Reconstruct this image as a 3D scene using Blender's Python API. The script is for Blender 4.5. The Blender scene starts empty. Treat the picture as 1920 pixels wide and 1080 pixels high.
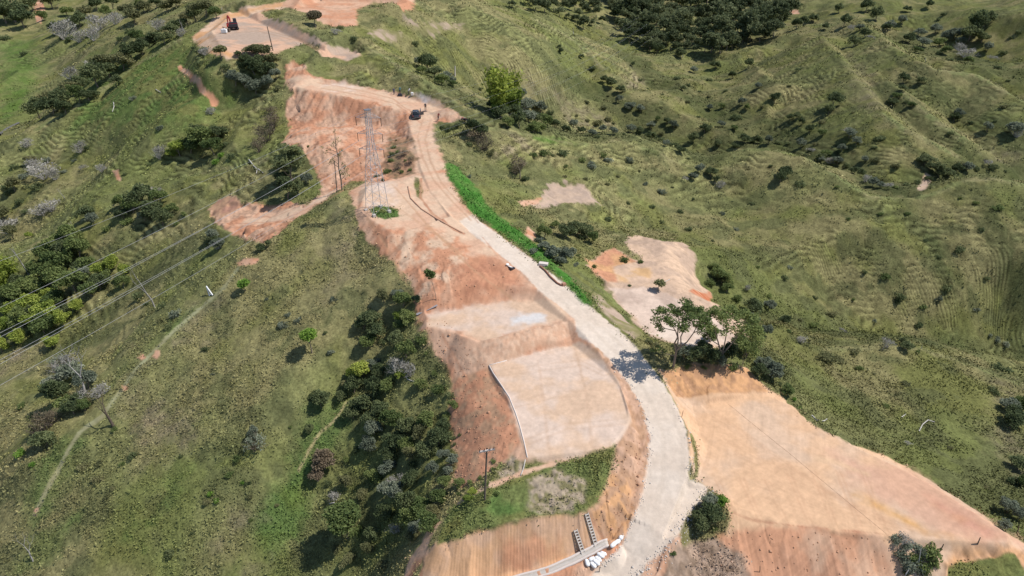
import bpy, math, random
import numpy as np
from mathutils import Vector, Matrix
random.seed(7); rng = np.random.default_rng(7)
sc = bpy.context.scene
col = sc.collection
R = math.radians
# ---------------------------------------------------------------- camera
CAMH, PITCH, F = 52.0, R(29.0), 1297.0
cd = bpy.data.cameras.new("camera"); cam = bpy.data.objects.new("camera", cd); col.objects.link(cam)
cam.location = (0, 0, CAMH); cam.rotation_euler = (R(90) - PITCH, 0, 0)
cd.sensor_width = 36.0; cd.lens = 36.0 * F / 1920; cd.clip_start = 0.5; cd.clip_end = 5000
sc.camera = cam
# ---------------------------------------------------------------- light
SUN_EL, SUN_AZ = R(57), R(86)      # azimuth measured clockwise from +Y: the sun stands to the right
w = bpy.data.worlds.new("World"); sc.world = w; w.use_nodes = True
nt = w.node_tree; bg = nt.nodes["Background"]
sky = nt.nodes.new("ShaderNodeTexSky"); sky.sky_type = 'NISHITA'; sky.sun_disc = False
sky.sun_elevation = SUN_EL; sky.sun_rotation = SUN_AZ; sky.altitude = 1500
nt.links.new(sky.outputs[0], bg.inputs[0]); bg.inputs[1].default_value = 0.125
sd = bpy.data.lights.new("sun", 'SUN'); sd.energy = 4.6; sd.angle = R(0.53); sd.color = (1.0, 0.955, 0.90)
so = bpy.data.objects.new("sun", sd); col.objects.link(so)
sv = Vector((math.sin(SUN_AZ) * math.cos(SUN_EL), math.cos(SUN_AZ) * math.cos(SUN_EL), math.sin(SUN_EL)))
so.rotation_euler = sv.to_track_quat('Z', 'Y').to_euler(); so.location = (60, 60, 120)
sc.view_settings.view_transform = 'Standard'; sc.view_settings.look = 'None'
sc.view_settings.exposure = 0.0; sc.view_settings.gamma = 1.0
sc.render.engine = 'CYCLES'
sc.cycles.max_bounces = 5; sc.cycles.transparent_max_bounces = 6; sc.cycles.diffuse_bounces = 3
# ---------------------------------------------------------------- noise
def _hash(ix, iy, s):
    n = (ix.astype(np.int64) * 374761393 + iy.astype(np.int64) * 668265263 + s * 974634777) & 0x7fffffff
    n = ((n ^ (n >> 13)) * 1274126177) & 0x7fffffff
    return ((n ^ (n >> 16)) & 0xffff).astype(np.float32) / 65535.0
def vnoise(x, y, s=0):
    ix = np.floor(x); iy = np.floor(y); fx = (x - ix).astype(np.float32); fy = (y - iy).astype(np.float32)
    fx = fx * fx * (3 - 2 * fx); fy = fy * fy * (3 - 2 * fy)
    a = _hash(ix, iy, s); b = _hash(ix + 1, iy, s); c = _hash(ix, iy + 1, s); d = _hash(ix + 1, iy + 1, s)
    return (a + (b - a) * fx) * (1 - fy) + (c + (d - c) * fx) * fy
def fbm(x, y, s=0, o=4, g=0.5):
    t = 0; a = 1.0; n = 0
    for k in range(o):
        t = t + a * vnoise(x * 2 ** k + 17.3 * k, y * 2 ** k - 9.1 * k, s + k); n += a; a *= g
    return t / n                      # 0..1
def sstep(a, b, x):
    t = np.clip((x - a) / (b - a), 0, 1); return t * t * (3 - 2 * t)
# ---------------------------------------------------------------- pixel helpers
CP, SP = math.cos(PITCH), math.sin(PITCH)
def ray(px, py):
    x = (px - 960) / F; u = -(py - 540) / F
    return x, CP + u * SP, -SP + u * CP
def at(px, py, z):                    # the point of height z seen at a pixel
    x, y, d = ray(px, py); k = (z - CAMH) / d
    return x * k, y * k
# ---------------------------------------------------------------- terrain: control heights
CTL = """
# main road / ridge top
1190 1078 -3.6;1225 1000 -2.2;1243 900 -.9;1246 820 .3;1215 740 1.3;1180 680 2;1130 620 2.9;1065 560 4;1005 500 5;940 450 6;880 405 7;835 355 8;815 310 9;800 260 10.2;785 225 11.2
1120 1078 -3.8;1060 1075 -3.9;1330 1078 -4.2;1290 1000 -2.6;1420 1078 -4
# tower pad, red slope under it
712 395 8;700 350 8.3;780 335 8.4;760 430 7.4;670 395 7.6;650 372 7.2;850 440 6.8;740 480 5.4;800 520 5;900 500 5.2;960 530 4.6;800 580 3;860 560 4.2
# terraces
950 600 3.8;870 620 3.2;1050 590 3.8;930 690 1.5;1090 645 1.7;1180 780 1.2;1000 860 1;1100 850 1;970 780 1.3
# platform below and cut face
880 970 -1;1050 920 0;1130 880 .3;940 930 -.2;1095 958 -.4;820 1015 -2;850 1078 -4.4;960 1076 -4.2;1130 1020 -2.6;780 1078 -5;760 1040 -6.4;815 985 -2.6
# west fill slope
790 600 2;820 640 .6;840 700 -.6;850 760 -1.8;860 820 -2.4;855 900 -2.8;850 950 -2.4;900 840 -.6;880 760 -.3;830 960 -3.4
# right pad
1290 760 -1;1300 880 -1.2;1400 740 -1;1450 745 -1.2;1600 870 -1.6;1750 950 -2;1890 1020 -2.4;1500 1000 -1.8;1650 1010 -2.1;1380 960 -1.6
1500 1078 -4;1650 1075 -4.4;1760 1040 -2.9;1900 1050 -3.2;1850 1078 -4;2100 1078 -5.5;2050 980 -7
# tree shelf
1262 690 1.8;1300 680 1.7;1370 680 1.3;1230 640 2;1290 640 .2;1420 700 -.5
# small lower pad right of the road
1200 590 -.4;1150 540 .4;1250 600 -.6;1180 610 .3;1320 620 -.8;1350 650 -.8;1130 490 .6;1200 500 -.2;1280 500 -.8;1240 455 -.4;1300 560 -1
1090 560 3;1150 600 2.4;1100 500 2.6;1050 470 3.2;1000 440 4.2;920 400 5.4;870 350 6.8;850 320 7.6
# east slope under the right pad
1480 700 -3;1560 790 -5;1700 900 -5.6;1850 960 -6;1600 700 -8.5;1640 655 -9.5;1545 658 -8;1730 655 -11;1920 722 -14;1800 800 -10;1900 880 -9;2050 760 -15;2100 880 -13
1450 640 -5;1400 590 -4;1380 530 -4;1350 470 -4
# east valley and facing hillside
1480 585 -9.5;1600 618 -15;1750 630 -19.5;1900 655 -23;2100 680 -27;1700 560 -15;1850 560 -17;1560 520 -11;1450 450 -8;1350 400 -7;1250 400 -6;1700 480 -9;1850 470 -11;2050 500 -12
# bare patch spur
1060 360 1;1100 345 .6;1000 385 2.6;1120 380 -.4;1180 420 -4;1100 430 -1;1200 440 -3
# crest A and its near slope
870 237 9;905 240 7;960 246 5.2;1020 258 4;1080 271 2.6;1170 263 1.6;1240 285 0;1290 310 -2.4;1000 320 2.2;1150 320 -.8;930 330 4.4;900 280 7
# crest B
1375 281 -1.6;1440 281 -1.2;1500 290 -.8;1560 322 -2.4;1630 368 -4.8;1720 370 -5.2;1800 339 -3.4;1860 333 -2.8;1920 345 -3;2100 380 -4
1500 350 -4;1640 420 -7;1850 400 -7;1400 340 -5
# ground behind A, B
1180 250 -5.5;1090 255 -3;1000 235 -1.5;940 225 1;1260 270 -6;1330 290 -7;1400 268 -7.5;1500 276 -9;1600 330 -11;1680 355 -11.5;1760 340 -12;1880 318 -12;2050 330 -14
# spurs C, D
1540 70 4;1600 140 2;1657 215 0;1700 245 -2;1750 268 -4.5;1790 290 -7
1590 90 2;1640 130 0;1690 175 1.5;1740 215 -1.5;1810 264 -5;1860 300 -9
1480 180 -4;1560 230 -6;1620 290 -7.5;1430 230 -8;1700 215 -3;1760 250 -6.5
1600 30 4;1672 87 7;1752 130 4.5;1830 140 3.5;1880 168 2;1920 190 1;2100 260 -8
1760 180 -1;1850 215 -3.5;1920 260 -7;2050 320 -11
# behind C
1700 75 -3;1780 110 -4;1850 122 -4;1920 160 -6;2100 200 -6;1720 30 -6;1800 60 -7;1900 60 2;1920 20 8;1800 10 4;2100 60 10;2100 0 16
# forest valley
1150 100 -12;1300 70 -16;1400 50 -17;1480 60 -14;1200 20 -20;1350 0 -20;1500 0 -10;1230 130 -10;1350 130 -9;1450 120 -7;1250 190 -9;1350 210 -8.5;1150 190 -8;1650 0 0
# crest E
700 2 25;790 5 23;870 8 20;940 12 15.5;1000 36 10;1060 66 4;1100 95 0;1130 128 -4;1150 160 -9;990 5 0;1050 20 -10;1100 50 -14
1000 100 3;950 70 9;1050 150 -2;900 130 7;980 180 1;1060 200 -4;1110 230 -5.5;870 180 6.5;820 150 9;780 110 12;850 80 13;760 50 19;900 40 15;860 205 6.5;960 215 1.5
# ridge band down to the car
505 18 22.5;560 32 21.5;640 62 19.6;700 95 18;760 125 16.6;820 165 14.8;850 195 13;840 212 11.6;745 180 12.4
# upper platforms
432 50 20.2;470 60 20;560 85 18.8;600 105 17.5;660 105 16.6;500 40 21;400 60 20;440 25 21.4;520 5 23.6;600 8 24;660 25 22;740 15 23.4;590 60 20;400 105 16
540 130 14.4;560 150 14.2;640 160 13.6;700 175 13.2;760 190 12.4;600 130 15.6;700 140 15
600 180 12.6;560 230 11;540 270 8.4;620 260 10.2;680 260 9.6;740 230 11.2;600 320 6.6;660 320 7.2;700 320 7.6;640 345 6.6;760 290 9;770 320 8.2;600 365 6.2
# trench road to the lower-left bare spot
560 395 4.8;520 420 3.4;460 440 1.6;420 410 .8;430 380 1.4;500 400 2.4;460 490 .8;540 350 5;500 300 5.4;470 240 6.4;440 180 9;480 150 11.5;430 120 15;520 210 9
# spur S1: crest and its two sides
640 372 7.4;600 400 6;560 430 4.4;500 470 1.6;450 520 -1.4;400 560 -3;350 610 -5;290 662 -7.4;230 720 -9.6;170 780 -12;120 860 -14.5;65 965 -17;20 1060 -20
560 500 1.6;500 580 -1.6;450 660 -4.2;400 760 -7.5;330 880 -11.5;240 1000 -15;200 1078 -17.5;640 450 5;650 530 2.2;600 600 -.6;550 700 -4;480 850 -9.5;420 1000 -14;400 1078 -17
700 480 4;720 540 3;740 600 0;690 650 -2.5;650 740 -6.5;620 840 -9.5;590 940 -13;560 1078 -16;520 960 -13
780 680 -2;760 760 -4.2;740 860 -7;700 960 -10;680 1070 -13;800 900 -5;790 1000 -4.8;820 800 -3.8
# valley west of S1
380 440 -2;330 480 -5;270 540 -9;200 600 -13;120 660 -17;40 720 -18;-60 800 -21;60 860 -17.5;-60 960 -21;330 560 -6.5;250 640 -10
# spur S2 lower crest and near side
330 330 -.6;240 370 -4.5;180 400 -7.5;100 440 -11;0 470 -15;-150 540 -19;440 290 3;380 310 .6;280 420 -5;180 470 -10;60 560 -16;-80 640 -22;350 400 -2.6
# S2 big face
300 300 .4;200 350 -8;100 400 -13;20 440 -16.5;-150 470 -21;320 220 6.5;220 260 -1;120 320 -8;40 370 -13;-100 400 -18
400 150 12.5;360 100 14.5;340 72 15.5;270 110 9.5;200 160 4;140 200 -1;70 240 -6;10 275 -10;-150 330 -17;420 80 18
380 125 14;345 140 12.6;390 175 10.2
# behind S2
330 50 7;260 80 0;190 125 -7;130 165 -13;60 215 -20;-20 250 -27;40 120 -24;10 200 -27;90 60 -19;180 50 -8;260 30 0;350 15 10;400 2 17;20 20 -18;120 5 -14;-200 100 -24;-200 0 -18;250 0 4;-200 250 -36
"""
pts = []
for ln in CTL.strip().splitlines():
    if ln.startswith('#'): continue
    for t in ln.split(';'):
        a, b, z = map(float, t.split()); x, y = at(a, b, z); pts.append((x, y, z))
# anchors well beyond the picture
for x, y, z in [(-900, 1100, 40), (-300, 1300, 60), (300, 1300, 60), (900, 1100, 60), (1300, 500, 20), (-1300, 500, -10),
                (0, 30, -8), (-30, 25, -25), (30, 25, -12), (-60, 20, -40), (70, 20, -22), (-140, 30, -48), (140, 40, -30),
                (0, 700, 30), (-400, 900, 5), (400, 900, 20), (0, 450, 20)]:
    pts.append((x, y, z))
P = np.array(pts)
def uv(x, y): return np.arctan2(x, y), np.log(np.hypot(x, y))
U, V = uv(P[:, 0], P[:, 1])
def kern(d2): return -np.sqrt(d2 + 0.006 ** 2)
K = kern((U[:, None] - U) ** 2 + (V[:, None] - V) ** 2)
n = len(P); A = np.zeros((n + 3, n + 3)); A[:n, :n] = K - np.eye(n) * 3e-4
A[:n, n] = 1; A[:n, n + 1] = U; A[:n, n + 2] = V; A[n:, :n] = A[:n, n:].T
W = np.linalg.solve(A, np.r_[P[:, 2], 0, 0, 0])
NA, NR = 1500, 1400
AZ0, AZ1, R0, R1 = R(-62), R(62), 28.0, 1500.0
az = np.linspace(AZ0, AZ1, NA); lr = np.linspace(math.log(R0), math.log(R1), NR)
ca = np.linspace(AZ0, AZ1, 520); cr = np.linspace(math.log(R0), math.log(R1), 480)
gu, gv = np.meshgrid(ca, cr); H0 = np.zeros(gu.shape)
for i in range(0, 480, 20):
    u = gu[i:i + 20].ravel(); v = gv[i:i + 20].ravel()
    k = kern((u[:, None] - U) ** 2 + (v[:, None] - V) ** 2)
    H0[i:i + 20] = (k @ W[:n] + W[n] + W[n + 1] * u + W[n + 2] * v).reshape(20, -1)
for _ in range(2):                       # light smoothing of the coarse sheet
    H0[1:-1, 1:-1] = (H0[1:-1, 1:-1] * 2 + H0[:-2, 1:-1] + H0[2:, 1:-1] + H0[1:-1, :-2] + H0[1:-1, 2:]) / 6
def upsample(h):
    fi = (az - AZ0) / (AZ1 - AZ0) * (h.shape[1] - 1); i0 = np.clip(np.floor(fi).astype(int), 0, h.shape[1] - 2); f = fi - i0
    h = h[:, i0] * (1 - f) + h[:, i0 + 1] * f
    fj = np.linspace(0, 1, NR) * (h.shape[0] - 1); j0 = np.clip(np.floor(fj).astype(int), 0, h.shape[0] - 2); g = (fj - j0)[:, None]
    return h[j0] * (1 - g) + h[j0 + 1] * g
H = upsample(H0)
rr = np.exp(lr)[:, None]
X = (rr * np.sin(az)[None, :]).astype(np.float32); Y = (rr * np.cos(az)[None, :]).astype(np.float32)
RR = np.broadcast_to(rr, X.shape).astype(np.float32)
Z = H.astype(np.float32)
# natural relief: gullies and bumps, gentle
nat = np.ones_like(Z)
def hit(px, py, maxr=1e9):               # ground point under a pixel
    x, y, d = ray(px, py); a = math.atan2(x, y); t = -d / math.hypot(x, y)
    fi = (a - AZ0) / (AZ1 - AZ0) * (NA - 1); i = min(max(int(fi), 0), NA - 2); f = fi - i
    prof = Z[:, i] * (1 - f) + Z[:, i + 1] * f; r = rr[:, 0]
    below = (CAMH - r * t) <= prof
    j = int(np.argmax(below)) if below.any() else NR - 1
    if j > 0:
        g0 = (CAMH - r[j - 1] * t) - prof[j - 1]; g1 = (CAMH - r[j] * t) - prof[j]
        s = g0 / (g0 - g1) if g0 != g1 else 0; q = r[j - 1] + (r[j] - r[j - 1]) * s
    else: q = r[0]
    return Vector((q * math.sin(a), q * math.cos(a), CAMH - q * t))
def ground(x, y):
    a = np.arctan2(x, y); v = np.log(np.hypot(x, y))
    fi = np.clip((a - AZ0) / (AZ1 - AZ0) * (NA - 1), 0, NA - 1.001); fj = np.clip((v - lr[0]) / (lr[-1] - lr[0]) * (NR - 1), 0, NR - 1.001)
    i = np.floor(fi).astype(int); j = np.floor(fj).astype(int); f = fi - i; g = fj - j
    return (Z[j, i] * (1 - f) + Z[j, i + 1] * f) * (1 - g) + (Z[j + 1, i] * (1 - f) + Z[j + 1, i + 1] * f) * g
def sdist(poly, margin, closed=True):    # signed distance (negative inside) near a plan polygon; returns slices too
    p = np.array(poly, dtype=np.float64); x0, y0 = p.min(0) - margin; x1, y1 = p.max(0) + margin
    m = (X >= x0) & (X <= x1) & (Y >= y0) & (Y <= y1); idx = np.nonzero(m.ravel())[0]
    x = X.ravel()[idx]; y = Y.ravel()[idx]; d2 = np.full(x.shape, 1e12, np.float32); ins = np.zeros(x.shape, bool)
    m_ = len(p)
    for k in range(m_ if closed else m_ - 1):
        ax, ay = p[k]; bx, by = p[(k + 1) % m_]; ex, ey = bx - ax, by - ay; L = ex * ex + ey * ey + 1e-9
        t = np.clip(((x - ax) * ex + (y - ay) * ey) / L, 0, 1)
        d2 = np.minimum(d2, (x - ax - t * ex) ** 2 + (y - ay - t * ey) ** 2)
        if closed and ay != by:
            c = ((ay > y) != (by > y)) & (x < (bx - ax) * (y - ay) / (by - ay) + ax); ins ^= c
    d = np.sqrt(d2)
    if closed: d = np.where(ins, -d, d)
    return idx, d
#
def pad(pz, cut=1.2, fill=0.8, reach=14, soft=0.0):
    """level a polygon [(px,py,z)...] and trim the land round it to cut and fill slopes"""
    w3 = [(*at(a, b, z), z) for a, b, z in pz]; q = np.array(w3)
    M = np.c_[q[:, 0], q[:, 1], np.ones(len(q))]; c, *_ = np.linalg.lstsq(M, q[:, 2], rcond=None)
    idx, d = sdist(q[:, :2], reach)
    x = X.ravel()[idx]; y = Y.ravel()[idx]; z = Z.ravel()
    pl = c[0] * x + c[1] * y + c[2]; dd = np.maximum(d, 0)
    h = z[idx]; lo = pl - fill * dd; hi = pl + cut * dd
    new = np.clip(h, lo, hi); wgt = 1 - sstep(reach * 0.6, reach, dd)
    z[idx] = h + (new - h) * wgt
def strip(pz, half, cut=1.1, fill=0.7, reach=8):
    q = [(*at(a, b, z), z) for a, b, z in pz]; q = np.array(q)
    x0, y0 = q[:, :2].min(0) - half - reach; x1, y1 = q[:, :2].max(0) + half + reach
    m = (X >= x0) & (X <= x1) & (Y >= y0) & (Y <= y1); idx = np.nonzero(m.ravel())[0]
    x = X.ravel()[idx]; y = Y.ravel()[idx]; best = np.full(x.shape, 1e9); zz = np.zeros(x.shape)
    for k in range(len(q) - 1):
        e = q[k + 1] - q[k]; L = e[0] ** 2 + e[1] ** 2
        t = np.clip(((x - q[k, 0]) * e[0] + (y - q[k, 1]) * e[1]) / L, 0, 1)
        d = np.hypot(x - q[k, 0] - t * e[0], y - q[k, 1] - t * e[1]); b = d < best
        best = np.where(b, d, best); zz = np.where(b, q[k, 2] + t * e[2], zz)
    dd = np.maximum(best - half, 0); z = Z.ravel(); h = z[idx]
    if cut > 50 or fill > 50:            # crests and gullies: envelope of all segments, so no seam where they bend
        env = None
        for k in range(len(q) - 1):
            e = q[k + 1] - q[k]; L = e[0] ** 2 + e[1] ** 2; t = np.clip(((x - q[k, 0]) * e[0] + (y - q[k, 1]) * e[1]) / L, 0, 1)
            d = np.maximum(np.hypot(x - q[k, 0] - t * e[0], y - q[k, 1] - t * e[1]) - half, 0)
            w1 = sstep(reach * .5, reach, d); sv_ = q[k, 2] + t * e[2] + (-fill if cut > 50 else cut) * d; sv_ = h + ((np.maximum if cut > 50 else np.minimum)(h, sv_) - h) * (1 - w1)
            env = sv_ if env is None else (np.maximum if cut > 50 else np.minimum)(env, sv_)
        z[idx] = env; return
    new = np.clip(h, zz - fill * dd, zz + cut * dd); wgt = 1 - sstep(reach * 0.6, reach, dd)
    z[idx] = h + (new - h) * wgt
# ------------------------------------------------------------- spur crests: sharp lines falling away on both sides
def crest(txt, slope=.5, reach=26, half=.5):
    strip([tuple(map(float, t.split())) for t in txt.split(';')], half, 99, slope, reach)
rg = 1 - np.abs(2 * fbm(X / 38 + 3, Y / 38, 201, 3) - 1)
Z += ((rg - .75) * 9 * sstep(110, 190, RR)).astype(np.float32)
def valley(txt, slope=.4, reach=30, half=1.5):
    strip([tuple(map(float, t.split())) for t in txt.split(';')], half, slope, 99, reach)
valley("1375 266 -11;1450 270 -14;1520 284 -17;1590 318 -19;1650 353 -20;1700 357 -20;1770 333 -18;1850 324 -17;1930 332 -18", .6, 30, 4)
valley("870 222 1;940 230 -4;1000 236 -8;1060 248 -12;1120 254 -14;1180 250 -15;1250 268 -16;1310 296 -16;1350 300 -15", .55, 26, 3)
valley("1660 168 -6;1700 205 -10;1745 238 -13;1800 272 -16", .6, 28, 2)
valley("1740 140 -6;1790 192 -12;1850 232 -16;1920 262 -19", .5, 32, 3)
valley("1700 70 -12;1770 108 -15;1840 121 -16;1920 163 -17", .5, 36, 4)
valley("1440 590 -10;1550 620 -16;1650 630 -20;1760 640 -23;1920 668 -28", .4, 18)
crest("1375 281 .6;1440 281 1.6;1500 290 1.6;1560 322 -.2;1630 368 -3.2;1720 370 -3.6;1800 339 -.8;1860 333 0;1920 345 -.6;2100 380 -3", .5, 30, 1)
crest("870 237 9.4;905 240 7.6;960 246 6;1020 258 4.8;1080 271 3.6;1170 263 2.8;1240 285 1;1290 310 -1.8;1330 340 -4", .6)
crest("1540 70 5;1600 140 3;1657 215 1;1700 245 -1;1750 268 -3.5;1790 290 -6", .5, 35)
crest("1590 90 3;1640 130 2.4;1690 175 2.4;1740 215 -.5;1810 264 -4", .5, 35)
crest("1600 30 5;1672 87 8;1752 130 6;1830 140 5;1880 168 3.4;1920 190 2.5;2100 260 -6", .5, 40)
crest("870 8 21.5;940 12 17;1000 36 12;1060 66 6;1100 95 2;1130 128 -2;1150 160 -7", .45, 45)
crest("1480 640 -5;1545 656 -7.6;1640 652 -9;1730 655 -10.4;1920 722 -13.4", .4, 20)
crest("360 90 16;340 73 16;270 111 10.5;200 161 5;140 201 0;70 241 -5;10 276 -9;-150 330 -16", .5, 35)
crest("500 300 5.8;430 318 3.2;330 334 .4;240 372 -3.6;180 402 -6.6;100 442 -10;0 472 -14;-150 540 -18", .4, 25)
crest("640 372 7.6;600 398 6.6;560 428 5;500 468 2.4;450 515 -.4;400 557 -2.2;350 607 -4.2;290 660 -6.6;230 720 -9;170 780 -11.6", .35, 16)
crest("505 18 23;560 32 22;640 62 20.4;700 95 18.6;760 125 17;820 165 15.2;850 195 13.4;870 222 11", .4, 30)
# ------------------------------------------------------------- earthworks
Z += ((fbm(X / 26, Y / 26, 3, 3) - .5) * 2.2 * sstep(60, 160, RR) + (fbm(X / 7, Y / 7, 9, 3) - .5) * 0.9).astype(np.float32)
pad([(400, 60, 20), (440, 22, 21), (500, 45, 20.6), (560, 75, 19), (610, 100, 17.6), (520, 95, 18.6), (420, 100, 19)], 1, .6, 10)
pad([(540, 20, 23), (600, 2, 24), (760, 6, 23.4), (690, 30, 22), (660, 40, 21.6), (600, 35, 22)], 1, .6, 12)
pad([(550, 160, 14), (600, 155, 13.8), (700, 165, 13.2), (770, 185, 12.4), (840, 208, 11.6), (790, 215, 11.4), (740, 205, 12), (640, 180, 13)], 1, .8, 8)
pad([(590, 112, 17), (660, 96, 16.8), (672, 106, 16.6), (620, 112, 16.8)], 1, .6, 6)
pad([(690, 350, 8.3), (790, 328, 8.5), (840, 410, 7), (740, 440, 7.2), (672, 395, 7.8)], 1, .7, 8)
pad([(405, 425, .6), (430, 385, 1), (520, 400, 2.6), (470, 440, 1.6), (430, 440, 1)], 1, .8, 8)
strip([(640, 362, 6.9), (590, 380, 5.6), (540, 408, 4), (480, 428, 2)], 1.6, 1.2, .8, 5)
pad([(800, 614, 2.2), (850, 622, 2.5), (900, 638, 2.5), (1060, 608, 2.9), (1072, 590, 3.3), (1030, 560, 3.7), (940, 560, 3.3), (850, 580, 2.8), (800, 588, 2.4)], .8, .75, 9)
pad([(920, 686, 1.5), (1000, 662, 1.6), (1090, 642, 1.8), (1125, 662, 1.7), (1158, 715, 1.5), (1180, 790, 1.2), (1145, 838, 1), (1080, 860, .9), (990, 865, .9), (972, 800, 1.1), (952, 745, 1.3)], 1.3, 1.0, 7)
pad([(930, 880, .2), (1140, 850, .5), (1120, 930, 0), (1095, 955, -.2), (900, 990, -1), (850, 1000, -1.4), (900, 940, -.4)], 1.3, 1.3, 7)
pad([(1290, 765, -1), (1300, 900, -1.3), (1380, 950, -1.6), (1480, 985, -1.8), (1650, 1005, -2), (1890, 1020, -2.4), (1890, 1000, -2.2), (1740, 905, -1.9), (1600, 835, -1.5), (1510, 770, -1.2), (1430, 738, -1)], 2.2, 1.2, 9)
pad([(1125, 535, .2), (1250, 560, -.3), (1370, 625, -.8), (1300, 648, -.7), (1215, 625, -.3)], .9, .8, 7)
pad([(1020, 365, 1.2), (1060, 348, 1), (1098, 350, .7), (1110, 378, .2), (1050, 382, .9)], 1, .8, 5)
strip([(1150, 1079, -3.9), (1190, 1040, -3.1), (1225, 990, -2), (1243, 900, -.9), (1246, 820, .3), (1215, 740, 1.3), (1180, 680, 2), (1130, 620, 2.9), (1065, 560, 4), (1005, 500, 5), (940, 450, 6), (880, 405, 7), (835, 355, 8), (815, 310, 9), (800, 260, 10.2), (785, 215, 11.4)], 2.7, 1.2, .75, 7)
strip([(900, 1100, -4.8), (1000, 1080, -4.2), (1080, 1052, -3.6), (1150, 1030, -2.9)], .9, 1.25, .9, 6)
pad([(1290, 915, -1.5), (1330, 915, -1.5), (1290, 1000, -2.3), (1245, 1010, -2.3)], 1.2, .8, 5)
GZ = Z.copy()
# ------------------------------------------------------------- ground colours and cover masks
N = X.size; xf, yf, zf = X.ravel(), Y.ravel(), Z.ravel()
n1 = fbm(xf / 30, yf / 30, 21, 4); n2 = fbm(xf / 6, yf / 6, 22, 4); n3 = fbm(xf / 1.6, yf / 1.6, 23, 3); n4 = fbm(xf / 80, yf / 80, 24, 3)
def mix(a, b, t): return a + (b - a) * t[:, None]
c_ = lambda *v: np.array(v, np.float32)
OLIVE, DRY, LUSH, SCRUB, TAN = c_(.152, .156, .052), c_(.215, .194, .088), c_(.134, .158, .054), c_(.105, .112, .048), c_(.27, .20, .13)
C = mix(OLIVE, DRY, sstep(.37, .57, n1 * .5 + n2 * .5))
C = mix(C, LUSH, sstep(.50, .62, fbm(xf / 18 + 9, yf / 18, 31, 4)) * .5)
C = mix(C, SCRUB, sstep(.52, .64, fbm(xf / 4, yf / 4, 33, 4)) * .7)
C *= ((.80 + .44 * n3) * (1 - .12 * sstep(.15, .35, np.arctan2(xf, yf))))[:, None]
VEG = np.ones(N, np.float32); RGH = np.zeros(N, np.float32); RIL = np.zeros(N, np.float32); GRV = np.zeros(N, np.float32); TTH = np.zeros(N, np.float32)
def world(poly, closed=True, step=14):
    out = []; m = len(poly)
    for k in range(m if closed else m - 1):
        a, b = poly[k], poly[(k + 1) % m]; L = math.hypot(b[0] - a[0], b[1] - a[1]); q = max(1, int(L / step))
        for i in range(q):
            h = hit(a[0] + (b[0] - a[0]) * i / q, a[1] + (b[1] - a[1]) * i / q); out.append((h.x, h.y))
    if not closed: h = hit(*poly[-1]); out.append((h.x, h.y))
    return out
def paint(poly, ca, cb=None, soft=.25, wob=.5, veg=0.0, rough=.06, rill=0.0, grv=0.0, ns=3.0, amt=1.0, half=None, ws=1.2, tooth=0.0):
    closed = half is None
    ww = world(poly, closed)
    idx, d = sdist(ww, (half or 0) + soft + wob + .5, closed)
    if half is not None: d = d - half
    x = xf[idx]; y = yf[idx]
    d = d + (fbm(x / ws, y / ws, 51, 3) - .5) * 2 * wob
    m = (1 - sstep(-soft, soft, d)) * amt; k = m > 0.003; idx = idx[k]; m = m[k]; x = x[k]; y = y[k]
    cb_ = ca if cb is None else cb
    t = sstep(.36, .64, fbm(x / ns, y / ns, 61, 4))
    c = mix(np.array(ca, np.float32), np.array(cb_, np.float32), t) * (.90 + .2 * fbm(x / .7, y / .7, 71, 2))[:, None]
    C[idx] = C[idx] * (1 - m)[:, None] + c * m[:, None]
    for arr, v in ((VEG, veg), (RGH, rough), (RIL, rill), (GRV, grv), (TTH, tooth)):
        arr[idx] = arr[idx] * (1 - m) + v * m
RED, PINK, ORNG, BRN, SAND, GRAV, PALE, CLAY = c_(.50, .25, .148), c_(.56, .355, .24), c_(.56, .315, .16), c_(.43, .26, .16), c_(.58, .41, .285), c_(.63, .535, .44), c_(.60, .465, .37), c_(.40, .19, .115)
GREY = c_(.40, .30, .23)
def pp(s): return [tuple(map(float, t.split(','))) for t in s.split()]
# broad tints of the grass
paint(pp("0,80 60,75 75,130 60,190 0,240"), c_(.085, .15, .03), c_(.10, .14, .04), 6, 4, 1, 0, amt=.8)
paint(pp("480,960 540,890 570,860 575,960 560,1010 500,1040 460,1010"), c_(.088, .145, .040), c_(.085, .13, .03), 1.5, 1.5, 1, 0, amt=.85)
paint(pp("560,770 640,745 660,800 620,860 590,900 560,880"), c_(.088, .145, .040), LUSH, 1.5, 1.5, 1, 0, amt=.8)
paint(pp("80,860 120,820 160,830 130,900 90,960 60,1000 40,970"), c_(.088, .145, .040), LUSH, 1.5, 1, 1, 0, amt=.7)
paint(pp("230,700 290,655 330,620 400,560 410,545 340,590 280,640 225,690 200,740"), c_(.088, .145, .040), LUSH, .8, .8, 1, 0, amt=.7)
paint(pp("60,1010 100,990 150,960 110,1040 60,1079 20,1079"), c_(.088, .145, .040), LUSH, 1, 1, 1, 0, amt=.7)
paint(pp("230,1000 290,930 330,860 360,880 320,960 270,1040"), c_(.08, .125, .03), OLIVE, 1.5, 1.5, 1, 0, amt=.5)
paint(pp("170,100 340,80 440,180 380,240 200,240 120,250"), c_(.085, .14, .035), OLIVE, 6, 4, 1, 0, amt=.7)
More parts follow.
